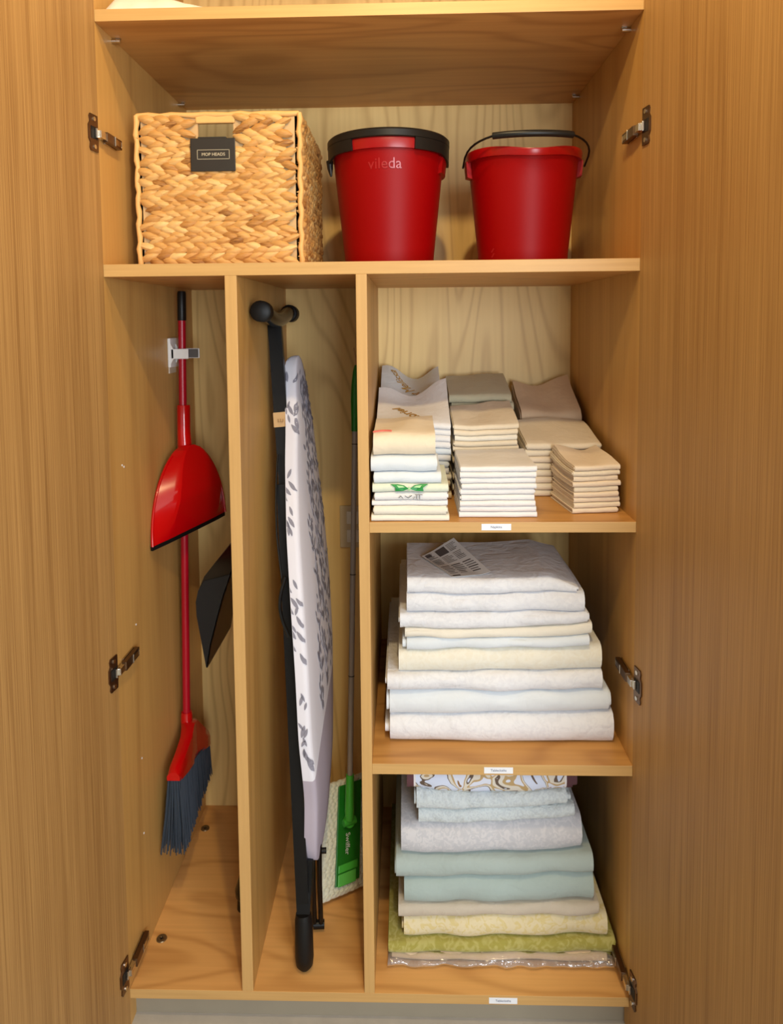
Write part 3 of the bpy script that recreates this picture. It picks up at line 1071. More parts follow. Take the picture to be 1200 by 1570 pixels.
# left column
A1 = napkin_stack('A1', 'the embroidered front left stack', 0.002, 0.1475, 0.004, 0.160, S1,
                  [0.972, 0.989, 0.9995, 1.015, 1.032, 1.054, 1.085, 1.128],
                  ['linen_ivory', 'linen_ivory', 'linen_white', 'linen_white', 'linen_green_white', 'linen_coolwhite', 'linen_coolwhite', 'linen_cream'],
                  wedge=0.012, seed=3, jit=0.004, wave=0.008, xrs=[0.1475, 0.147, 0.146, 0.145, 0.142, 0.136, 0.128, 0.120],
                  labels={3: 'white napkin with the grey embroidered lettering under the green butterfly, front left stack',
                          4: 'white napkin embroidered with a green butterfly, front left stack',
                          7: 'topmost cream napkin with pink stitching, front left stack'})
A2 = napkin_stack('A2', 'the white stack in the left column\'s middle', 0.004, 0.160, 0.176, 0.340, S1, even(S1, 1.122, 12),
                  ['linen_cream', 'linen_ivory', 'linen_cream', 'linen_ivory', 'linen_white', 'linen_coolwhite', 'linen_white', 'linen_coolwhite', 'linen_white', 'linen_white', 'linen_white', 'linen_white'],
                  wedge=0.062, wave=0.018, seed=8, crown=lambda u, v: 0.012 * v * math.cos(u * 2 * PI) * (0.5 + u))
A3 = napkin_stack('A3', 'the rear left stack with gold lettering', 0.003, 0.150, 0.356, 0.515, S1, even(S1, 1.122, 9) + [1.160],
                  ['linen_white', 'linen_coolwhite'], wedge=0.055, wave=0.014, seed=13, crown=lambda u, v: 0.014 * v * math.cos(u * 2 * PI) * (0.6 + 0.8 * u))
# middle column
B1 = napkin_stack('B1', 'the white front middle stack', 0.171, 0.3165, 0.028, 0.186, S1, even(S1, 1.060, 9),
                  ['linen_white'], wedge=0.004, seed=21, jit=0.0025)
B2 = napkin_stack('B2', 'the cream stack of the centre column', 0.170, 0.309, 0.200, 0.352, S1, even(S1, 1.117, 13),
                  ['linen_cream', 'linen_ivory', 'linen_cream'], wedge=0.026, wave=0.012, seed=27, crown=lambda u, v: 0.016 * v * (u ** 2) - 0.010 * v * math.sin(u * PI))
B3 = napkin_stack('B3', 'the sage grey stack at the back', 0.173, 0.321, 0.366, 0.520, S1, even(S1, 1.165, 10),
                  ['linen_sage'], wedge=0.035, wave=0.006, seed=33, crown=lambda u, v: 0.010 * v * u)
# right column
CC1 = napkin_stack('C1', 'the small front right stack', 0.386, 0.479, 0.060, 0.190, S1, even(S1, 1.056, 9),
                   ['linen_peach', 'linen_cream', 'linen_peach'], wedge=0.012, wave=0.008, seed=41, rot=math.radians(7), jit=0.003, crown=lambda u, v: 0.006 * v * math.cos(u * PI * 2))
CC2 = napkin_stack('C2', 'the wide cream stack on the right', 0.323, 0.483, 0.196, 0.350, S1, even(S1, 1.076, 8),
                   ['linen_cream', 'linen_cream', 'linen_peach'], wedge=0.030, wave=0.006, seed=47, crown=lambda u, v: 0.008 * v * math.sin(u * PI))
CC3 = napkin_stack('C3', 'the taupe topped rear right stack', 0.343, 0.484, 0.366, 0.520, S1, even(S1, 1.085, 7) + [1.122],
                   ['linen_cream', 'linen_cream', 'linen_taupe', 'linen_cream', 'linen_ivory', 'linen_cream', 'linen_ivory', 'linen_taupe'], wedge=0.062, wave=0.010, seed=55,
                   crown=lambda u, v: 0.014 * v * (u ** 2) - 0.010 * v * math.sin(u * PI))


def embroider_top(entry, word, size, xc, yc, ang, xl, xr, yf, yb):
    o, lo, hi = entry
    bm = bmesh.new()
    ca, sa = math.cos(ang), math.sin(ang)

    def fn(x, y, z):
        X = xc + x * ca - y * sa; Y = yc + x * sa + y * ca
        u = (X - xl) / (xr - xl); v = min(1, max(0, (Y - yf) / (yb - yf)))
        return Vector((X, Y, hi(u, v) + 0.0012 + z))
    add_text(bm, word, size, fn, 0, 0.0004)
    link('embroidery', bm, 'gold_thread', o)


embroider_top(A3[-1], 'or Melissa', 0.036, 0.066, 0.430, math.radians(118), 0.003, 0.150, 0.356, 0.515)
embroider_top(A2[-1], 'Gabriel', 0.034, 0.078, 0.220, math.radians(132), 0.004, 0.160, 0.176, 0.340)


def front_patch(entry, polys, mats, yf):
    """flat stitched shapes on the folded front of a napkin: polys [(material index, [(x, z)...])]"""
    o, lo, hi = entry
    bm = bmesh.new()
    for mi, pts in polys:
        vs = []
        for (x, z) in pts:
            u = (x - 0.002) / 0.1455
            a, b_ = lo(u, 0.02), hi(u, 0.02)
            T = b_ - a
            h = max(-0.98, min(0.98, (z - (a + b_) / 2) / (T / 2)))
            y = yf + 0.5 * T * 0.85 * (1 - math.sqrt(max(0, 1 - h * h)))
            vs.append(bm.verts.new((x, y - 0.0042, z)))
        f = bm.faces.new(vs); f.material_index = mi
    r = bmesh.ops.extrude_face_region(bm, geom=list(bm.faces))
    bmesh.ops.translate(bm, verts=[g for g in r['geom'] if isinstance(g, bmesh.types.BMVert)], vec=(0, 0.0012, 0))
    bmesh.ops.recalc_face_normals(bm, faces=bm.faces)
    link('embroidery', bm, mats, o)


def wing(cx, s, zc):
    P = lambda dx, dz: (cx + s * dx, zc + dz)
    return [(0, [P(0.001, 0.000), P(0.010, 0.006), P(0.022, 0.0080), P(0.036, 0.0080), P(0.026, 0.0018), P(0.027, -0.0050), P(0.012, -0.0045)]),
            (1, [P(0.008, 0.0028), P(0.013, 0.0052), P(0.024, 0.0062), P(0.020, 0.0018)])]


front_patch(A1[4], [(m_, [(x, z) for x, z in pts]) for s in (-1, 1) for m_, pts in wing(0.072, s, 1.0235)] + [(1, [(0.069, 1.023), (0.072, 1.019), (0.075, 1.023), (0.072, 1.027)])], ['green_thread', 'green_pale_thread'], 0.004)
gz = 1.0075
thin = lambda x0, z0_, x1, z1_, w=0.0008: (0, [(x0, z0_ - w), (x1, z1_ - w), (x1, z1_ + w), (x0, z0_ + w)])
front_patch(A1[3], [thin(0.052, gz - 0.002, 0.056, gz + 0.002), thin(0.056, gz + 0.002, 0.060, gz - 0.003), thin(0.064, gz + 0.002, 0.070, gz - 0.002), thin(0.070, gz - 0.002, 0.077, gz + 0.003),
                    thin(0.080, gz - 0.004, 0.083, gz + 0.001), (0, [(0.086, gz - 0.005), (0.0872, gz - 0.005), (0.0872, gz + 0.004), (0.086, gz + 0.004)]),
                    (0, [(0.091, gz - 0.005), (0.0922, gz - 0.005), (0.0922, gz + 0.004), (0.091, gz + 0.004)]), thin(0.083, gz + 0.004, 0.097, gz + 0.004, 0.0005)], ['grey_thread'], 0.004)
# pink stitching along the front left of the top napkin
o, lo, hi = A1[7]
bm = bmesh.new()
for dy, r in ((0.010, 0.0008), (0.016, 0.0007), (0.005, 0.0006)):
    pts = []
    for i in range(10):
        x = 0.003 + 0.036 * i / 9
        y = 0.016 + dy + 0.012 * math.sin(i / 9 * PI) * (0.4 + dy * 30)
        pts.append((x, y, hi((x - .002) / .1455, (y - 0.004) / 0.156) + 0.0012))
    tube(bm, pts, r, 6)
link('embroidery', bm, 'pink_thread', o)


# big white tablecloths on the lower shelf
def big_stack(rows, z0, what, noun, seed, amp=0.004):
    """rows bottom to top: (xl, xr, yf, yb, ztl, ztr, mat, plies, label)"""
    prev = (lambda u, v: z0)
    pxl, pxr = None, None
    outs = []
    prevabs = lambda x, v: z0
    for j, (xl, xr, yf, yb, zl, zr, mat, pl, lab, crown) in enumerate(rows):
        xa, xb = rows[0][0], rows[0][1]

        def topabs(x, v, zl=zl, zr=zr, j=j, xa=xl, xb=xr, crown=crown):
            u = (x - xa) / (xb - xa)
            z = zl + (zr - zl) * u
            k_ = min(1.0, (j + 0.25) / 2)
            z += amp * k_ * nz(x * 6 + seed, v * 1.3, j * 1.9 + seed) - amp * 0.8 * k_ * math.sin(u * PI) * (1 - v)
            z += 0.002 * k_ * nz(x * 21 + seed, v * 2.3, j * 3.1)
            if crown:
                z += crown(u, v)
            return z
        lo = (lambda u, v, p=prevabs, xl=xl, xr=xr: p(xl + (xr - xl) * u, v) + 0.0005)
        hi = (lambda u, v, p=topabs, xl=xl, xr=xr: p(xl + (xr - xl) * u, v) - 0.0005)
        o = cloth('folded_tablecloth', lab, 'tablecloth', noun, mat, xl, xr, yf, yb, lo, hi, pl, 36, seed * 31 + j, slack=0.0045, rnd=0.7)
        outs.append((o, lo, hi))
        prevabs = topabs
    return outs


S2 = 0.4792
W = big_stack([
    (0.0242, 0.482, 0.064, 0.515, 0.5345, 0.5469, 'damask_white', 3, 'lowest and widest white tablecloth of the middle linen shelf', None),
    (0.0247, 0.476, 0.066, 0.510, 0.5893, 0.5917, 'linen_coolwhite', 3, 'bluish white tablecloth second from the bottom of the white stack', None),
    (0.0240, 0.458, 0.064, 0.470, 0.6277, 0.6349, 'damask_white', 3, 'white tablecloth with ribbed border third from bottom of the white stack', None),
    (0.0530, 0.456, 0.068, 0.440, 0.6739, 0.6874, 'damask_cream', 3, 'thick cream tablecloth in the middle of the white stack', None),
    (0.0600, 0.434, 0.068, 0.430, 0.6996, 0.7049, 'linen_coolwhite', 3, 'thin bluish white tablecloth just above the thick cream one', None),
    (0.0604, 0.434, 0.068, 0.420, 0.7172, 0.7330, 'linen_ivory', 3, 'thin yellowish cream tablecloth fourth from top of the white stack', None),
    (0.0513, 0.430, 0.066, 0.400, 0.7509, 0.7570, 'damask_white', 3, 'white damask tablecloth third from top of the white stack', None),
    (0.0673, 0.419, 0.068, 0.380, 0.7912, 0.7957, 'damask_white', 3, 'white tablecloth directly beneath the one carrying the paper leaflet', None),
    (0.0676, 0.407, 0.070, 0.300, 0.8260, 0.8280, 'damask_white', 4, 'topmost white tablecloth with the paper leaflet lying on it', lambda u, v: 0.006 * u * v - 0.004 * (1 - u) * v - 0.022 * max(0, u - 0.84) / 0.16 * (1 - 0.3 * v)),
], S2, 'white stack', 'white tablecloths on the middle linen shelf', 4)

# paper leaflet on the topmost white tablecloth
leaf_pts = {}
corner = {(0, 0): Vector((0.0990, 0.196, 0.8330)), (1, 0): Vector((0.1575, 0.076, 0.8375)), (1, 1): Vector((0.2380, 0.100, 0.8400)), (0, 1): Vector((0.1720, 0.248, 0.8600))}


def leaf_pos(s, t):
    a = corner[(0, 0)].lerp(corner[(1, 0)], s); b_ = corner[(0, 1)].lerp(corner[(1, 1)], s)
    p = a.lerp(b_, t)
    zz = W[-1][2]((p.x - 0.0676) / 0.3394, (p.y - 0.07) / 0.23)
    p.z = zz + 0.0022 + 0.022 * max(0, t * 1.0 + (1 - s) * 0.9 - 0.75) ** 1.3
    return p


leaflet = thing('leaflet', tuple(leaf_pos(0.5, 0.5)), 'creased printed paper leaflet lying askew on the white tablecloths', 'leaflet')
bm = bmesh.new()
NS = 14
g = [[bm.verts.new(leaf_pos(i / NS, j / NS)) for j in range(NS + 1)] for i in range(NS + 1)]
for i in range(NS):
    for j in range(NS):
        bm.faces.new((g[i][j], g[i + 1][j], g[i + 1][j + 1], g[i][j + 1]))
r = bmesh.ops.extrude_face_region(bm, geom=list(bm.faces))
bmesh.ops.translate(bm, verts=[q for q in r['geom'] if isinstance(q, bmesh.types.BMVert)], vec=(0, 0, 0.0004))
bmesh.ops.recalc_face_normals(bm, faces=bm.faces)
link('paper_sheet', bm, 'paper_white', leaflet, smooth=0.8)
bm = bmesh.new()
rr_ = random.Random(9)


def strip(s0, s1, t0, t1, mi):
    n = 6
    pr = None
    for i in range(n + 1):
        s = s0 + (s1 - s0) * i / n
        a = leaf_pos(s, t0) + Vector((0, 0, 0.0007)); b_ = leaf_pos(s, t1) + Vector((0, 0, 0.0007))
        cur = (bm.verts.new(a), bm.verts.new(b_))
        if pr:
            f = bm.faces.new((pr[0], cur[0], cur[1], pr[1])); f.material_index = mi
        pr = cur


for (sa, sb) in ((0.05, 0.24), (0.28, 0.50), (0.56, 0.90)):
    for (ta, tb) in ((0.06, 0.30), (0.34, 0.62), (0.66, 0.94)):
        if rr_.random() < 0.12:
            strip(sa, sb, ta, tb, 1); continue
        k = 6
        for q in range(k):
            s = sa + (sb - sa) * (q + 0.2) / k
            strip(s, s + (sb - sa) / k * 0.42, ta, ta + (tb - ta) * rr_.uniform(0.6, 1), rr_.choice((0, 0, 1)))
strip(0.04, 0.14, 0.05, 0.20, 1); strip(0.94, 0.98, 0.05, 0.25, 1)
for f in bm.faces:
    f.normal_update()
    if f.normal.z < 0:
        f.normal_flip()
link('print', bm, ['print_grey', 'print_dark'], leaflet)

# coloured tablecloths on the cupboard floor
T = big_stack([
    (0.0300, 0.478, 0.074, 0.500, 0.0170, 0.0230, 'cloth_peach', 2, 'peach tablecloth inside the clear plastic bag at the very bottom', None),
    (0.0230, 0.494, 0.072, 0.505, 0.0430, 0.0560, 'cloth_lime', 3, 'lime green tablecloth near the bottom of the coloured stack', None),
    (0.0510, 0.474, 0.078, 0.500, 0.0893, 0.1070, 'cloth_cream_print', 3, 'cream and yellow patterned tablecloth above the lime green one', None),
    (0.0430, 0.457, 0.080, 0.480, 0.1158, 0.1300, 'cloth_beige', 3, 'beige tablecloth under the two sage ones', None),
    (0.0600, 0.446, 0.078, 0.470, 0.1750, 0.1960, 'cloth_sage_blue', 3, 'lower sage blue tablecloth of the coloured stack', None),
    (0.0360, 0.444, 0.076, 0.470, 0.2230, 0.2360, 'cloth_sage', 3, 'upper sage tablecloth under the pale grey damask one', None),
    (0.0512, 0.428, 0.082, 0.450, 0.2909, 0.3072, 'damask_grey', 3, 'pale grey damask tablecloth in the coloured stack', None),
    (0.0859, 0.406, 0.086, 0.420, 0.3209, 0.3355, 'cloth_lace', 2, 'thin white lace tablecloth above the pale grey damask', None),
    (0.0792, 0.398, 0.084, 0.420, 0.3635, 0.3696, 'cloth_lace', 3, 'thicker white lace tablecloth under the floral one', None),
    (0.0618, 0.4107, 0.084, 0.440, 0.4080, 0.4120, 'cloth_floral', 3, 'floral tablecloth with burgundy borders on top of the coloured stack', None),
], 0.0014, 'coloured stack', 'coloured tablecloths on the cupboard floor', 6, amp=0.006)

# clear plastic bag round the lowest cloth
bm = bmesh.new()
NX, NY = 40, 18
def bagp(u, q):
    x = 0.0200 + 0.468 * u
    # q 0..1 goes from the top back, round the front, to the underside
    if q < 0.45:
        y = 0.50 - (0.50 - 0.066) * q / 0.45; z = 0.0165 + 0.006 * u
    elif q < 0.6:
        t = (q - 0.45) / 0.15
        y = 0.066 - 0.012 * math.sin(t * PI); z = (0.0165 + 0.006 * u) * (1 - t) + 0.0006
    else:
        y = 0.066 + (0.50 - 0.066) * (q - 0.6) / 0.4; z = 0.0006
    if 0.40 < q < 0.58:
        y += 0.006 * nz(u * 18, q * 9, 2.0); z = max(0.0006, z + 0.006 * nz(u * 14, q * 8, 5.0))
    return (x + 0.004 * nz(u * 3, q * 6, 1), y, z)
prev = None
for i in range(NX + 1):
    cur = [bm.verts.new(bagp(i / NX, [0.0, 0.2, 0.4, 0.43, 0.46, 0.49, 0.52, 0.55, 0.58, 0.62, 0.8, 1.0][k])) for k in range(12)]
    if prev:
        for k in range(11):
            bm.faces.new((prev[k], cur[k], cur[k + 1], prev[k + 1]))
    prev = cur
bag = link('plastic_bag', bm, 'plastic_film', origin=(0.25, 0.28, 0.0), smooth=3.1)
tag(bag, 'clear crinkled plastic bag around the lowest tablecloth', 'bag')

# ------------------------------------------------------------------ things above the top shelf
def lump_cloth(name, label, xl, xr, yf, yb, z0, h, mat, seed):
    bm = bmesh.new()
    nx, ny = 30, 12
    top = []
    for i in range(nx + 1):
        u = i / nx
        row = []
        for j in range(ny + 1):
            v = j / ny
            hh = h * (1 - u ** 2.2) * (min(1, v * 6) ** 0.5) * (min(1, u * 14 + 0.25) ** 0.5)
            hh *= 1 + 0.15 * nz(u * 5 + seed, v * 3, seed)
            row.append(Vector((xl + (xr - xl) * u, yf + (yb - yf) * v + 0.006 * nz(u * 6, seed, v), z0 + 0.0012 + max(0, hh))))
        top.append(row)
    tv = [[bm.verts.new(p) for p in r_] for r_ in top]
    bv = [[bm.verts.new((p.x, p.y, z0 + 0.0004)) for p in r_] for r_ in top]
    for i in range(nx):
        for j in range(ny):
            bm.faces.new((tv[i][j], tv[i + 1][j], tv[i + 1][j + 1], tv[i][j + 1]))
            bm.faces.new((bv[i][j], bv[i][j + 1], bv[i + 1][j + 1], bv[i + 1][j]))
    for i in range(nx):
        bm.faces.new((bv[i][0], bv[i + 1][0], tv[i + 1][0], tv[i][0])); bm.faces.new((tv[i][ny], tv[i + 1][ny], bv[i + 1][ny], bv[i][ny]))
    for j in range(ny):
        bm.faces.new((tv[0][j], tv[0][j + 1], bv[0][j + 1], bv[0][j])); bm.faces.new((bv[nx][j], bv[nx][j + 1], tv[nx][j + 1], tv[nx][j]))
    bmesh.ops.recalc_face_normals(bm, faces=bm.faces)
    o = link(name, bm, mat, origin=((xl + xr) / 2, (yf + yb) / 2, z0), smooth=0.9)
    tag(o, label, 'towel')
    return o


lump_cloth('folded_towel', 'cream white towel lying at the left of the top shelf', -0.486, -0.258, 0.012, 0.33, 1.9175, 0.05, 'towel_cream', 3)

# ------------------------------------------------------------------ left bay: broom, clip, dustpans
holder = thing('broom_clip', (-0.5, 0.372, 1.233), 'white plastic wall clip holding the red broom handle', 'clip')
bm = bmesh.new(); box(bm, (-0.4998, 0.346, 1.236), (-0.4915, 0.408, 1.307), 0.004)
link('base_plate', bm, 'white_plastic', holder, smooth=0.6)
bm = bmesh.new(); box(bm, (-0.4995, 0.350, 1.222), (-0.4965, 0.400, 1.240), 0.001)
link('adhesive_tab', bm, 'clear_tab', holder)
for y0, x1 in ((0.3475, -0.450), (0.3845, -0.434)):
    bm = bmesh.new(); box(bm, (-0.4918, y0, 1.257), (x1, y0 + 0.005, 1.281), 0.0015)
    # flare into the plate
    vs = [(-0.4918, 1.245), (-0.486, 1.257), (-0.486, 1.281), (-0.4918, 1.293)]
    a = [bm.verts.new((x, y0, z)) for x, z in vs]; b_ = [bm.verts.new((x, y0 + 0.005, z)) for x, z in vs]
    bm.faces.new(a); bm.faces.new(b_[::-1])
    for i in range(4):
        bm.faces.new((a[i], b_[i], b_[(i + 1) % 4], a[(i + 1) % 4]))
    bmesh.ops.recalc_face_normals(bm, faces=bm.faces)
    arm = link('jaw', bm, 'white_plastic', holder)
for y0, y1, x0, x1 in ((0.3525, 0.3548, -0.478, -0.4505), (0.3785, 0.3845, -0.470, -0.4365)):
    bm = bmesh.new(); box(bm, (x0, y0, 1.259), (x1, y1, 1.279), 0.0008)
    link('grip_pad', bm, 'grey_pad', holder)

HT = Vector((-0.4675, 0.3665, 1.418)); HB = Vector((-0.4750, 0.331, 0.345))
hp = lambda z: HT.lerp(HB, (HT.z - z) / (HT.z - HB.z))
broom = thing('broom', (HB.x, HB.y, 0.14), 'red long-handled angle broom with grey bristles hanging on the left wall', 'broom')
bm = bmesh.new(); tube(bm, [hp(1.352), hp(1.0), hp(0.7), hp(0.36)], 0.0092, 16)
link('handle', bm, 'red_tube', broom, smooth=0.9)
bm = bmesh.new(); tube(bm, [hp(1.348), hp(1.350), hp(1.413), hp(1.418)], [0.0098, 0.0104, 0.0104, 0.009], 16)
link('end_cap', bm, 'black_plastic', broom, smooth=0.7)
# head: lofted along y
secs = [  # y, x centre, half width bottom, half width top, z bottom, z top
    (0.183, -0.4610, 0.0145, 0.0110, 0.318, 0.336), (0.200, -0.4610, 0.0160, 0.0125, 0.312, 0.346), (0.240, -0.4610, 0.0165, 0.0130, 0.302, 0.352), (0.285, -0.4620, 0.0165, 0.0140, 0.292, 0.362),
    (0.315, -0.4660, 0.0165, 0.0150, 0.286, 0.376), (0.345, -0.4680, 0.0165, 0.0150, 0.279, 0.372), (0.380, -0.4620, 0.0165, 0.0140, 0.270, 0.335), (0.415, -0.4600, 0.0160, 0.0125, 0.258, 0.304), (0.430, -0.4600, 0.0140, 0.0105, 0.254, 0.292)]
bm = bmesh.new(); rings = []
for (y, x, wb_, wt_, zb_, zt_) in secs:
    zm = zb_ + (zt_ - zb_) * 0.55
    rings.append([bm.verts.new((x + dx, y, z)) for dx, z in ((-wb_, zb_), (wb_, zb_), (wb_ * 1.0, zm), (wt_, zt_ - 0.004), (wt_ * 0.5, zt_), (-wt_ * 0.5, zt_), (-wt_, zt_ - 0.004), (-wb_, zm))])
for i in range(len(rings) - 1):
    for k in range(8):
        bm.faces.new((rings[i][k], rings[i][(k + 1) % 8], rings[i + 1][(k + 1) % 8], rings[i + 1][k]))
bm.faces.new(rings[0][::-1]); bm.faces.new(rings[-1])
bmesh.ops.recalc_face_normals(bm, faces=bm.faces)
tube(bm, [hp(0.395), hp(0.388), hp(0.36), hp(0.33)], [0.0125, 0.014, 0.014, 0.016], 14)
link('broom_head', bm, 'red_gloss', broom, smooth=0.75)
bm = bmesh.new()
rb_ = random.Random(4)
for i in range(24):
    f = i / 23
    y = 0.189 + (0.424 - 0.189) * f
    zt_ = 0.314 + (0.258 - 0.314) * f + 0.008
    zb_ = 0.148 + (0.166 - 0.148) * f
    for k in range(6):
        g_ = (k + 0.5) / 6 - 0.5
        x0 = -0.4605 + g_ * 0.028
        for s in range(5):
            tx, ty_ = x0 + rb_.uniform(-0.002, 0.002), y + rb_.uniform(-0.003, 0.003)
            fl = 1 - f
            bx = -0.466 + g_ * (0.040 + 0.022 * fl) + rb_.uniform(-0.003, 0.003)
            by = y - 0.006 * fl + 0.012 * f + rb_.uniform(-0.005, 0.005)
            bz = zb_ + rb_.uniform(-0.008, 0.006) + 0.01 * abs(g_)
            tube(bm, [(tx, ty_, zt_), ((tx * 0.55 + bx * 0.45), (ty_ * .55 + by * .45), (zt_ + bz) / 2), (max(bx, -0.4975), by, bz)], [0.0016, 0.0015, 0.0011], 4)
o = link('bristles', bm, 'bristle_grey', broom, smooth=1.4); o['kind'] = 'stuff'

# red dustpan clipped to the broom handle
pan = thing('dustpan', (-0.445, 0.30, 0.855), 'glossy red dustpan clipped onto the broom handle', 'dustpan')
P1, P2 = Vector((-0.4925, 0.185, 0.852)), Vector((-0.391, 0.418, 0.868))
M0 = (P1 + P2) / 2; HV = (P2 - P1) / 2
AP = Vector((-0.4640, 0.3455, 1.052))
NV = Vector((0.917, -0.399, 0.02)).normalized()


def pan_pt(s, t):
    """s -1..1 along the lip, t 0 (lip) .. 1 (apex)"""
    w = (1 - t ** 2.1) ** 0.62 * 0.93 + 0.07
    c = M0.lerp(AP, t)
    lift = min(1.0, (1 - abs(s)) / (0.40 if s < 0 else 0.30))
    b_ = 0.034 * lift * min(1.0, (t + 0.02) / 0.45) ** 0.8 * (1.0 - 0.35 * max(0, t - 0.6) / 0.4)
    return c + HV * (s * w) + NV * b_


bm = bmesh.new()
NSx, NT = 28, 24
gg = [[bm.verts.new(pan_pt(-1 + 2 * i / NSx, j / NT)) for j in range(NT + 1)] for i in range(NSx + 1)]
for i in range(NSx):
    for j in range(NT):
        bm.faces.new((gg[i][j], gg[i + 1][j], gg[i + 1][j + 1], gg[i][j + 1]))
# thickness
res = bmesh.ops.extrude_face_region(bm, geom=list(bm.faces))
bmesh.ops.translate(bm, verts=[q for q in res['geom'] if isinstance(q, bmesh.types.BMVert)], vec=NV * -0.003)
bmesh.ops.recalc_face_normals(bm, faces=bm.faces)
link('pan', bm, 'red_gloss', pan, smooth=0.22)
bm = bmesh.new()
for i in range(NSx):
    s0, s1 = -1 + 2 * i / NSx, -1 + 2 * (i + 1) / NSx
    a, b_ = pan_pt(s0, 0), pan_pt(s1, 0)
    dn = Vector((0, 0, -0.009))
    vs = [bm.verts.new(p) for p in (a - NV * 0.0042, b_ - NV * 0.0042, b_ + NV * 0.0012, a + NV * 0.0012, a + dn - NV * 0.0042, b_ + dn - NV * 0.0042, b_ + dn + NV * 0.0012, a + dn + NV * 0.0012)]
    for f in ((0, 1, 2, 3), (4, 7, 6, 5), (3, 2, 6, 7), (0, 4, 5, 1), (0, 3, 7, 4), (1, 5, 6, 2)):
        bm.faces.new([vs[q] for q in f])
bmesh.ops.remove_doubles(bm, verts=bm.verts, dist=1e-5)
link('rubber_lip', bm, 'black_rubber', pan)
# raised flange down the left edge of the pan
bm = bmesh.new()
tube(bm, [pan_pt(-1, j / NT) + NV * 0.002 for j in range(NT - 1)], 0.0028, 8)
tube(bm, [pan_pt(1, j / NT) + NV * 0.002 for j in range(NT - 1)], 0.0028, 8)
link('edge_flange', bm, 'red_gloss', pan, smooth=0.9)
bm = bmesh.new()
sh = Vector((0.002, -0.001, 0))
tube(bm, [hp(1.146) + sh, hp(1.144) + sh, hp(1.08) + sh, hp(1.045) + sh * 2, hp(1.02) + sh * 5], [0.0150, 0.0158, 0.0158, 0.0175, 0.012], 18)
link('clip_sleeve', bm, 'red_gloss', pan, smooth=0.8)

# black dustpan hung on the divider's left face
bp_ = thing('hand_dustpan', (-0.33, 0.30, 0.572), 'black hand dustpan hanging against the left divider', 'dustpan')
NEAR, FAR = 0.200, 0.415
prof = [(-0.385, 0.574), (-0.394, 0.632), (-0.403, 0.690), (-0.404, 0.722), (-0.398, 0.748), (-0.384, 0.770)]     # top edge of side wall
floorp = [(-0.3845, 0.572), (-0.375, 0.625), (-0.360, 0.680), (-0.344, 0.735), (-0.333, 0.765), (-0.326, 0.785)]   # floor line
bm = bmesh.new()
t_ = 0.0028
for (y0, y1) in ((NEAR, NEAR + t_), (FAR - t_, FAR)):
    la = [bm.verts.new((x, y0, z)) for x, z in prof]; lb = [bm.verts.new((x, y0, z)) for x, z in floorp]
    ra = [bm.verts.new((x, y1, z)) for x, z in prof]; rb2 = [bm.verts.new((x, y1, z)) for x, z in floorp]
    for i in range(5):
        bm.faces.new((la[i], la[i + 1], lb[i + 1], lb[i])); bm.faces.new((ra[i], rb2[i], rb2[i + 1], ra[i + 1]))
        bm.faces.new((la[i], ra[i], ra[i + 1], la[i + 1]))
ny_ = 10
fa = [[bm.verts.new((x, NEAR + (FAR - NEAR) * k / ny_, z)) for k in range(ny_ + 1)] for x, z in floorp]
fb = [[bm.verts.new((x + 0.003, NEAR + (FAR - NEAR) * k / ny_, z)) for k in range(ny_ + 1)] for x, z in floorp]
for i in range(5):
    for k in range(ny_):
        bm.faces.new((fa[i][k], fa[i][k + 1], fa[i + 1][k + 1], fa[i + 1][k]))
        bm.faces.new((fb[i][k], fb[i + 1][k], fb[i + 1][k + 1], fb[i][k + 1]))
for k in range(ny_):
    bm.faces.new((fa[0][k], fb[0][k], fb[0][k + 1], fa[0][k + 1]))
bmesh.ops.recalc_face_normals(bm, faces=bm.faces)
link('pan', bm, 'charcoal_pan', bp_, smooth=0.6)
# hood closing the top, rounding into the handle
bm = bmesh.new()
outl = [(-0.398, 0.748), (-0.388, 0.775), (-0.368, 0.800), (-0.348, 0.822), (-0.336, 0.834)]
inl = [(-0.333, 0.762), (-0.330, 0.780), (-0.326, 0.800), (-0.322, 0.820), (-0.319, 0.834)]
rings = []
for i, ((xo, zo), (xi, zi)) in enumerate(zip(outl, inl)):
    f = i / 4
    ya = NEAR + (0.285 - NEAR) * f ** 1.4; yb_ = FAR - (FAR - 0.335) * f ** 1.4
    rings.append([bm.verts.new(p) for p in ((xi, ya, zi), (xo, ya + 0.004, zo), (xo, yb_ - 0.004, zo), (xi, yb_, zi))])
for i in range(4):
    for k in range(4):
        bm.faces.new((rings[i][k], rings[i][(k + 1) % 4], rings[i + 1][(k + 1) % 4], rings[i + 1][k]))
bm.faces.new(rings[0][::-1]); bm.faces.new(rings[-1])
bmesh.ops.recalc_face_normals(bm, faces=bm.faces)
link('hood', bm, 'black_plastic', bp_, smooth=0.9)
bm = bmesh.new()
tube(bm, [(-0.338, 0.300, 0.812), (-0.318, 0.302, 0.855), (-0.298, 0.305, 0.900), (-0.286, 0.306, 0.94)], [0.011, 0.010, 0.010, 0.008], 12)
tube(bm, [(-0.2712, 0.306, 0.934), (-0.284, 0.306, 0.934)], 0.004, 10)
link('handle', bm, 'black_plastic', bp_, smooth=0.9)

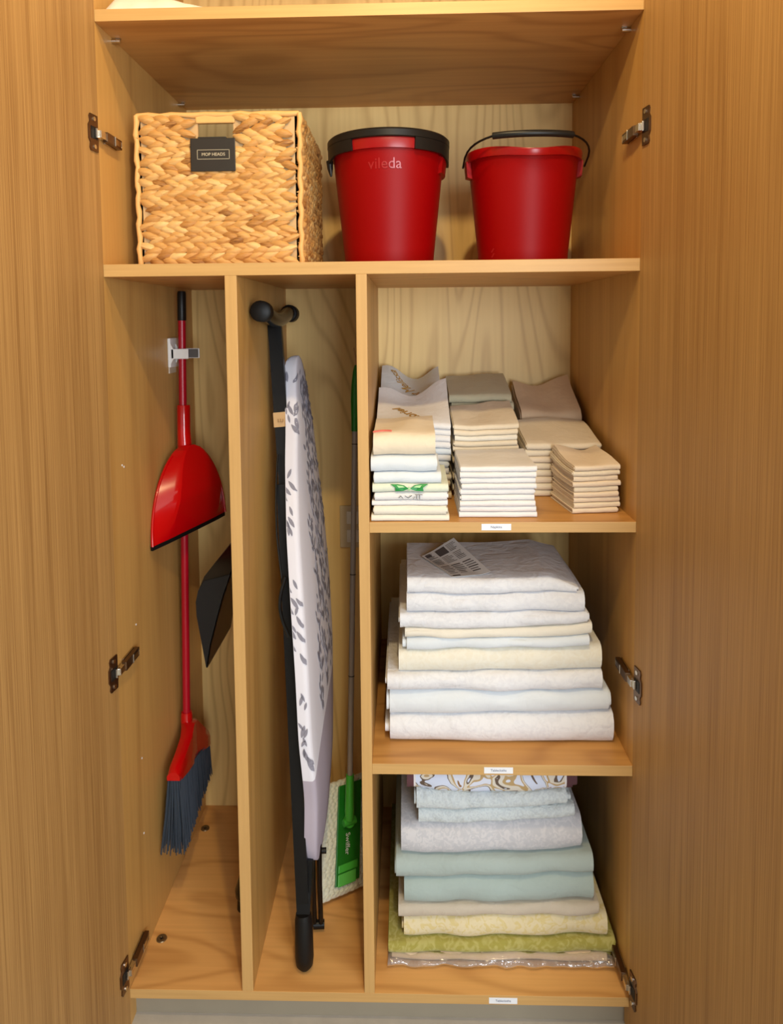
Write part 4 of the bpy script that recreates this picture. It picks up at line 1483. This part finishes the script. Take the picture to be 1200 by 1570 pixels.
# small black thing leaning at the divider's foot
bm = bmesh.new()
tube(bm, [(-0.317, 0.197, 0.0022), (-0.317, 0.197, 0.006), (-0.316, 0.197, 0.024), (-0.315, 0.197, 0.030)], [0.009, 0.011, 0.011, 0.010], 14)
tube(bm, [(-0.315, 0.197, 0.028), (-0.3135, 0.197, 0.036), (-0.312, 0.197, 0.050), (-0.304, 0.197, 0.085), (-0.292, 0.197, 0.125), (-0.284, 0.197, 0.150)], [0.011, 0.017, 0.0195, 0.0165, 0.012, 0.010], 16)
o = link('black_tool', bm, 'black_gloss', origin=(-0.315, 0.197, 0.0), smooth=0.8)
tag(o, 'small black plastic tool on the floor, mostly hidden behind the left divider', 'tool')

# ------------------------------------------------------------------ ironing board
ib = thing('ironing_board', (-0.15, 0.09, 0.0), 'folded ironing board with leaf print cover leaning in the middle bay', 'ironing board')
LV = [(1.2635, 0.331, -0.1845, 0.003), (1.262, 0.331, -0.1842, 0.0095), (1.258, 0.330, -0.1835, 0.017), (1.251, 0.328, -0.182, 0.0245), (1.241, 0.326, -0.180, 0.031), (1.211, 0.320, -0.178, 0.042), (1.181, 0.314, -0.174, 0.051), (1.106, 0.298, -0.165, 0.068), (1.033, 0.283, -0.160, 0.086),
      (0.889, 0.253, -0.147, 0.111), (0.748, 0.224, -0.134, 0.118), (0.610, 0.196, -0.124, 0.113), (0.476, 0.168, -0.119, 0.100), (0.397, 0.152, -0.115, 0.082), (0.345, 0.141, -0.115, 0.064),
      (0.280, 0.128, -0.118, 0.053), (0.235, 0.119, -0.1215, 0.041), (0.215, 0.114, -0.1245, 0.031), (0.204, 0.112, -0.126, 0.018), (0.199, 0.111, -0.1268, 0.0105), (0.197, 0.1105, -0.127, 0.004)]


def board_at(z):
    for a, b_ in zip(LV, LV[1:]):
        if a[0] >= z >= b_[0]:
            f = (a[0] - z) / (a[0] - b_[0])
            return tuple(a[k] + (b_[k] - a[k]) * f for k in (1, 2, 3))
    return LV[-1][1:] if z < LV[-1][0] else LV[0][1:]


WD = Vector((0.14, 0.99, 0)); ND_ = Vector((0.99, -0.14, 0.0))
TH = 0.027


def board_pt(z, w, d=0.0):
    """w -1 (front edge) .. 1 (back edge) on the padded face, d height above it"""
    yc, xc, h = board_at(z)
    return Vector((xc, yc, z)) + WD * (h * w) + ND_ * d


bm = bmesh.new()
uvl = bm.loops.layers.uv.new('UVMap')
zs = []
for i in range(64):
    f = i / 63
    zs.append(LV[0][0] + (LV[-1][0] - LV[0][0]) * f)
zs = sorted(set(zs[2:-2] + [l[0] for l in LV[:6]] + [l[0] for l in LV[-6:]]), reverse=True)
# smooth the widths
sec = [(-1.0, -1.0), (-1.0, -0.75), (-1.0, -0.45), (-0.995, -0.22), (-0.96, -0.06), (-0.88, 0.0), (-0.6, 0.03), (-0.2, 0.05), (0.2, 0.05), (0.6, 0.03), (0.88, 0.0), (0.97, -0.1), (1.0, -0.4), (1.0, -1.0), (0.4, -1.0), (-0.4, -1.0)]
rings = []
for z in zs:
    acc = [0, 0, 0]
    near_end = min(LV[0][0] - z, z - LV[-1][0])
    ds = min(0.018, near_end * 0.5)
    for dz in (-ds, 0, ds):
        b3 = board_at(min(LV[0][0], max(LV[-1][0], z + dz)))
        for k in range(3):
            acc[k] += b3[k] / 3
    yc, xc, h = acc
    th = TH * min(1.0, math.sqrt(h / 0.028))
    rings.append(([bm.verts.new(Vector((xc, yc, z)) + WD * (h * w) + ND_ * (th * d)) for (w, d) in sec], z))
for (A, za), (B, zb_) in zip(rings, rings[1:]):
    m = len(sec)
    for k in range(m):
        j = (k + 1) % m
        f = bm.faces.new((A[k], A[j], B[j], B[k]))
        for l, (ww, zz) in zip(f.loops, ((sec[k][0], za), (sec[j][0], za), (sec[j][0], zb_), (sec[k][0], zb_))):
            l[uvl].uv = ((ww + 1) / 2, zz)
bm.faces.new(rings[0][0]); bm.faces.new(rings[-1][0][::-1])
bmesh.ops.recalc_face_normals(bm, faces=bm.faces)
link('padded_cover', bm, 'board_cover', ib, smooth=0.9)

# printed leaf sprigs on the cover
bm = bmesh.new()
rl = random.Random(12)


def surf(z, w):
    yc, xc, h = board_at(z)
    th = TH * min(1.0, h / 0.03)
    if w < -1:       # wraps on to the front edge
        d = (w + 1) * h
        return Vector((xc, yc, z)) + WD * (-h - 0.0012) + ND_ * max(-th * 0.95, d - 0.004)
    a = abs(w)
    d = 0.05 * th * (1 - a) ** 0.5 if a < 0.88 else -th * 0.06 * (a - 0.88) / 0.08
    return Vector((xc, yc, z)) + WD * (h * w) + ND_ * (d + 0.0016)


def leafprint(z, w, L, ang, wd=0.32):
    h = board_at(z)[2]
    n = 5
    pr = None
    for i in range(n + 1):
        t = i / n
        hw = L * wd * math.sin(PI * min(1, max(0.04, t * 0.96 + 0.02))) ** 0.8 * 0.5
        cz, cw = math.sin(ang) * L * t, math.cos(ang) * L * t
        a = surf(z + cz + math.cos(ang) * hw, w + (cw - math.sin(ang) * hw) / h)
        b_ = surf(z + cz - math.cos(ang) * hw, w + (cw + math.sin(ang) * hw) / h)
        cur = (bm.verts.new(a), bm.verts.new(b_))
        if pr:
            bm.faces.new((pr[0], cur[0], cur[1], pr[1]))
        pr = cur


def bound(w):
    return 0.405 + 0.165 * (min(1, max(-1, w)) + 1) / 2


for row, (wc, n, L0) in enumerate(((-0.15, 46, 0.022), (0.25, 50, 0.022), (0.62, 46, 0.020), (-1.16, 20, 0.026))):
    for i in range(n):
        z = 0.43 + (1.225 - 0.43) * (i + rl.random() * 0.9) / n
        h = board_at(z)[2]
        w = wc + rl.uniform(-0.16, 0.16)
        if row == 3:
            w = -1 - rl.uniform(0.004, 0.018) / h
        if z < bound(w) + 0.02 or h < 0.03:
            continue
        if row == 3 and nz(z * 9, 1, 1) < -0.15:
            continue
        for q in range(rl.choice((2, 3, 4))):
            leafprint(z + rl.uniform(-0.012, 0.012), w + rl.uniform(-0.01, 0.01) / h, L0 * rl.uniform(0.6, 1.1), rl.choice((PI / 2, PI / 3, 2 * PI / 3, -PI / 3)) + rl.uniform(-0.3, 0.3))
for wc in (0.05, 0.45):
    pts = []
    for i in range(60):
        z = 0.56 + (1.16 - 0.56) * i / 59
        w = wc + 0.16 * math.sin(i * 0.45 + wc * 9)
        if z > bound(w) + 0.01:
            pts.append(surf(z, w) - ND_ * 0.0006)
    tube(bm, pts, 0.0008, 4)
bmesh.ops.recalc_face_normals(bm, faces=bm.faces)
for f in bm.faces:
    if f.normal.dot(ND_) < -0.2 or f.normal.y > 0.4:
        f.normal_flip()
o = link('leaf_print', bm, 'leaf_grey', ib)

# black frame: legs, cross feet, tail frame, lacing
LT = Vector((-0.2330, 0.300, 1.342)); LB = Vector((-0.1950, 0.215, 0.900))
bm = bmesh.new(); tube(bm, [LT, LT.lerp(LB, 0.5), LB], 0.01, sq=(0.015, 0.0098))
leg = link('leg', bm, 'black_metal', ib)
bm = bmesh.new()
L2T = Vector((-0.2060, 0.212, 0.985)); L2B = Vector((-0.1530, 0.060, 0.090))
tube(bm, [L2T, L2T.lerp(L2B, 0.5), L2B], 0.01, sq=(0.013, 0.0092))
link('leg', bm, 'black_metal', ib)
bm = bmesh.new()
ft = []
for i in range(21):
    t = i / 20
    y = 0.100 + (0.470 - 0.100) * t
    dip = -0.019 * math.sin(PI * min(1, max(0, (t - 0.06) / 0.88)))
    ft.append((-0.2245, y, 1.366 + dip))
tube(bm, ft, 0.0165, 14)
foot = link('foot_bar', bm, 'black_gloss', ib, smooth=0.9)
for y0, y1 in ((0.088, 0.122), (0.440, 0.478)):
    bm = bmesh.new(); tube(bm, [(-0.2235, y0, 1.364), (-0.2235, y0 + 0.004, 1.364), (-0.2235, y1, 1.363)], [0.0165, 0.0215, 0.0215], 18)
    link('rubber_cap', bm, 'black_rubber', foot, smooth=0.8)
# lower foot, seen end on, hanging below the leg
bm = bmesh.new()
tube(bm, [(-0.1535, 0.056, 0.120), (-0.153, 0.055, 0.105), (-0.1525, 0.052, 0.030), (-0.1525, 0.052, 0.012), (-0.1525, 0.052, 0.002)], [0.0155, 0.0185, 0.0195, 0.0175, 0.010], 18)
link('foot_cap', bm, 'black_rubber', ib, smooth=0.9)
bm = bmesh.new()
tube(bm, [(-0.1530, 0.060, 0.110), (-0.152, 0.080, 0.150), (-0.150, 0.095, 0.210)], 0.013, sq=(0.013, 0.014))
link('leg_bracket', bm, 'black_metal', ib)
bm = bmesh.new()
for dx in (-0.010, 0.004):
    tube(bm, [(-0.130 + dx, 0.112, 0.225), (-0.132 + dx, 0.125, 0.12), (-0.133 + dx, 0.146, 0.012)], 0.0055, 8)
tube(bm, [(-0.146, 0.146, 0.014), (-0.122, 0.148, 0.014)], 0.0095, 12)
tube(bm, [(-0.146, 0.120, 0.205), (-0.112, 0.122, 0.205)], 0.006, 10)
link('tail_frame', bm, 'black_metal', ib, smooth=0.9)
bm = bmesh.new()
pts = []
for i in range(60):
    z = 0.375 - (0.375 - 0.215) * i / 59
    p = board_pt(z, 1.0, -0.012) + WD * (0.004 + 0.004 * math.sin(i * 0.75))
    pts.append(p)
tube(bm, pts, 0.0028, 6)
link('lacing_cord', bm, 'black_rubber', ib, smooth=0.9)
bm = bmesh.new()
pts = []
for i in range(60):
    z = 1.05 - (1.05 - 0.80) * i / 59
    pts.append(board_pt(z, -0.9, -0.034) + Vector((-0.012 - 0.006 * math.sin(i / 59 * PI), 0, 0)))
tube(bm, pts, 0.0022, 6)
link('cable', bm, 'black_rubber', ib, smooth=0.9)
bm = bmesh.new()
pts = [board_pt(0.80 - 0.12 * i / 20, -0.85, -0.040) + Vector((-0.016 * math.sin(i / 20 * PI), 0, 0)) for i in range(21)]
tube(bm, pts, 0.004, 6)
link('release_lever', bm, 'black_metal', ib, smooth=0.9)
bm = bmesh.new()
c_ = LT.lerp(LB, (1.342 - 1.122) / 0.442)
dv = (LB - LT).normalized()
tube(bm, [c_ - dv * 0.0165, c_ + dv * 0.0165], 0.01, sq=(0.0165, 0.0112))
fm_ = frame_map(c_ + Vector((0.001, -0.0170, 0)), (1, 0, 0), -dv, (0, -1, 0))
add_text(bm, 'LU', 0.011, fm_, 1, 0.0004)
link('paper_tag', bm, ['wood_tag', 'wood_tag_ink'], ib)

# ------------------------------------------------------------------ flat mop
mp_ = thing('flat_mop', (-0.095, 0.25, 0.0), 'green flat mop with grey pole and white pad in the middle bay', 'mop')
B0 = Vector((-0.1400, 0.2050, 0.010)); E1 = Vector((0.867, 0.498, 0)).normalized(); E2 = Vector((0.0, 0.56, 0.828)).normalized()
E3 = E1.cross(E2).normalized()
PM = frame_map(B0, E1, E2, E3)
bm = bmesh.new()
NP, NQ = 52, 96
PW, PL = 0.124, 0.238
def padp(i, j, side):
    u, v = i / NP, j / NQ
    ex = min(u, 1 - u) * PW; ey = min(v, 1 - v) * PL
    e_ = min(ex, ey)
    th = 0.0065 * math.sqrt(min(1, e_ / 0.008 + 0.02))
    x = PW * u; y = PL * v
    if side > 0:
        th += 0.0032 * math.sin(x * 520 + 1.5 * math.sin(y * 300)) * math.sin(y * 470) * min(1, e_ / 0.006)
    return PM(x + 0.0015 * nz(v * 14, u, 1), y + 0.0015 * nz(u * 14, v, 2), side * th)
ga = [[bm.verts.new(padp(i, j, 1)) for j in range(NQ + 1)] for i in range(NP + 1)]
gb = [[bm.verts.new(padp(i, j, -1)) for j in range(NQ + 1)] for i in range(NP + 1)]
for i in range(NP):
    for j in range(NQ):
        bm.faces.new((ga[i][j], ga[i + 1][j], ga[i + 1][j + 1], ga[i][j + 1]))
        bm.faces.new((gb[i][j], gb[i][j + 1], gb[i + 1][j + 1], gb[i + 1][j]))
for i in range(NP):
    bm.faces.new((ga[i][0], gb[i][0], gb[i + 1][0], ga[i + 1][0])); bm.faces.new((ga[i][NQ], ga[i + 1][NQ], gb[i + 1][NQ], gb[i][NQ]))
for j in range(NQ):
    bm.faces.new((ga[0][j], ga[0][j + 1], gb[0][j + 1], gb[0][j])); bm.faces.new((ga[NP][j], gb[NP][j], gb[NP][j + 1], ga[NP][j + 1]))
bmesh.ops.recalc_face_normals(bm, faces=bm.faces)
link('mop_pad', bm, 'pad_white', mp_, smooth=1.0)
bm = bmesh.new()
fb_ = lambda lo, hi, m, bev=0.002: [setattr(v, 'co', PM(*v.co)) for v in box(bm, lo, hi, bev, m)]
fb_((0.034, 0.022, 0.0068), (0.096, 0.225, 0.013), 0)
fb_((0.040, 0.046, 0.0125), (0.090, 0.062, 0.0145), 1)
fb_((0.040, 0.020, 0.0125), (0.086, 0.044, 0.0140), 2)
bmesh.ops.recalc_face_normals(bm, faces=bm.faces)
plate = link('mop_plate', bm, ['mop_green_dark', 'mop_green', 'mop_green_light'], mp_)
bm = bmesh.new()
add_text(bm, 'Swiffer', 0.016, lambda x, y, z: PM(0.062 + y, 0.100 - x, 0.0136 + z), 0, 0.0004)
link('lettering', bm, 'label_paper', plate)
J = PM(0.062, 0.145, 0.022)
PT = Vector((-0.0605, 0.420, 1.075)); JT = Vector((-0.0965, 0.318, 0.195))
bm = bmesh.new()
tube(bm, [J - E3 * 0.008, J + E3 * 0.002], 0.014, 14)
tube(bm, [J - E1 * 0.016, J + E1 * 0.016], 0.0085, 12)
link('swivel_joint', bm, 'mop_green', mp_, smooth=0.8)
PJ = J + Vector((0, -0.002, 0.006))
ax_ = (PT - PJ).normalized()
bm = bmesh.new(); tube(bm, [PJ, PJ + ax_ * 0.02, PJ + ax_ * 0.105], [0.010, 0.0115, 0.0095], 14)
link('socket', bm, 'mop_green', mp_, smooth=0.9)
bm = bmesh.new(); tube(bm, [PJ + ax_ * 0.10, PJ + ax_ * 0.5, PT], 0.0068, 14)
pole = link('pole', bm, 'pole_grey', mp_, smooth=0.9)
for f in (0.36, 0.62, 0.96):
    bm = bmesh.new(); c_ = PJ.lerp(PT, f); tube(bm, [c_, c_ + ax_ * 0.002], 0.0074, 14)
    link('pole_joint', bm, 'black_plastic', pole)
bm = bmesh.new()
tube(bm, [PT - ax_ * 0.005, PT + ax_ * 0.03, PT + ax_ * 0.07, PT + ax_ * 0.11, PT + ax_ * 0.145, PT + ax_ * 0.16], [0.0085, 0.0095, 0.0115, 0.0105, 0.007, 0.003], 14)
link('hand_grip', bm, 'mop_green_dark', mp_, smooth=0.9)
bm = bmesh.new()
q_ = PT + ax_ * 0.155
tube(bm, [q_, q_ + Vector((-0.001, 0, 0.025)), q_ + Vector((-0.005, 0, 0.048))], [0.002, 0.0028, 0.002], 8)
link('hanging_loop', bm, 'wood_tag', mp_, smooth=0.9)
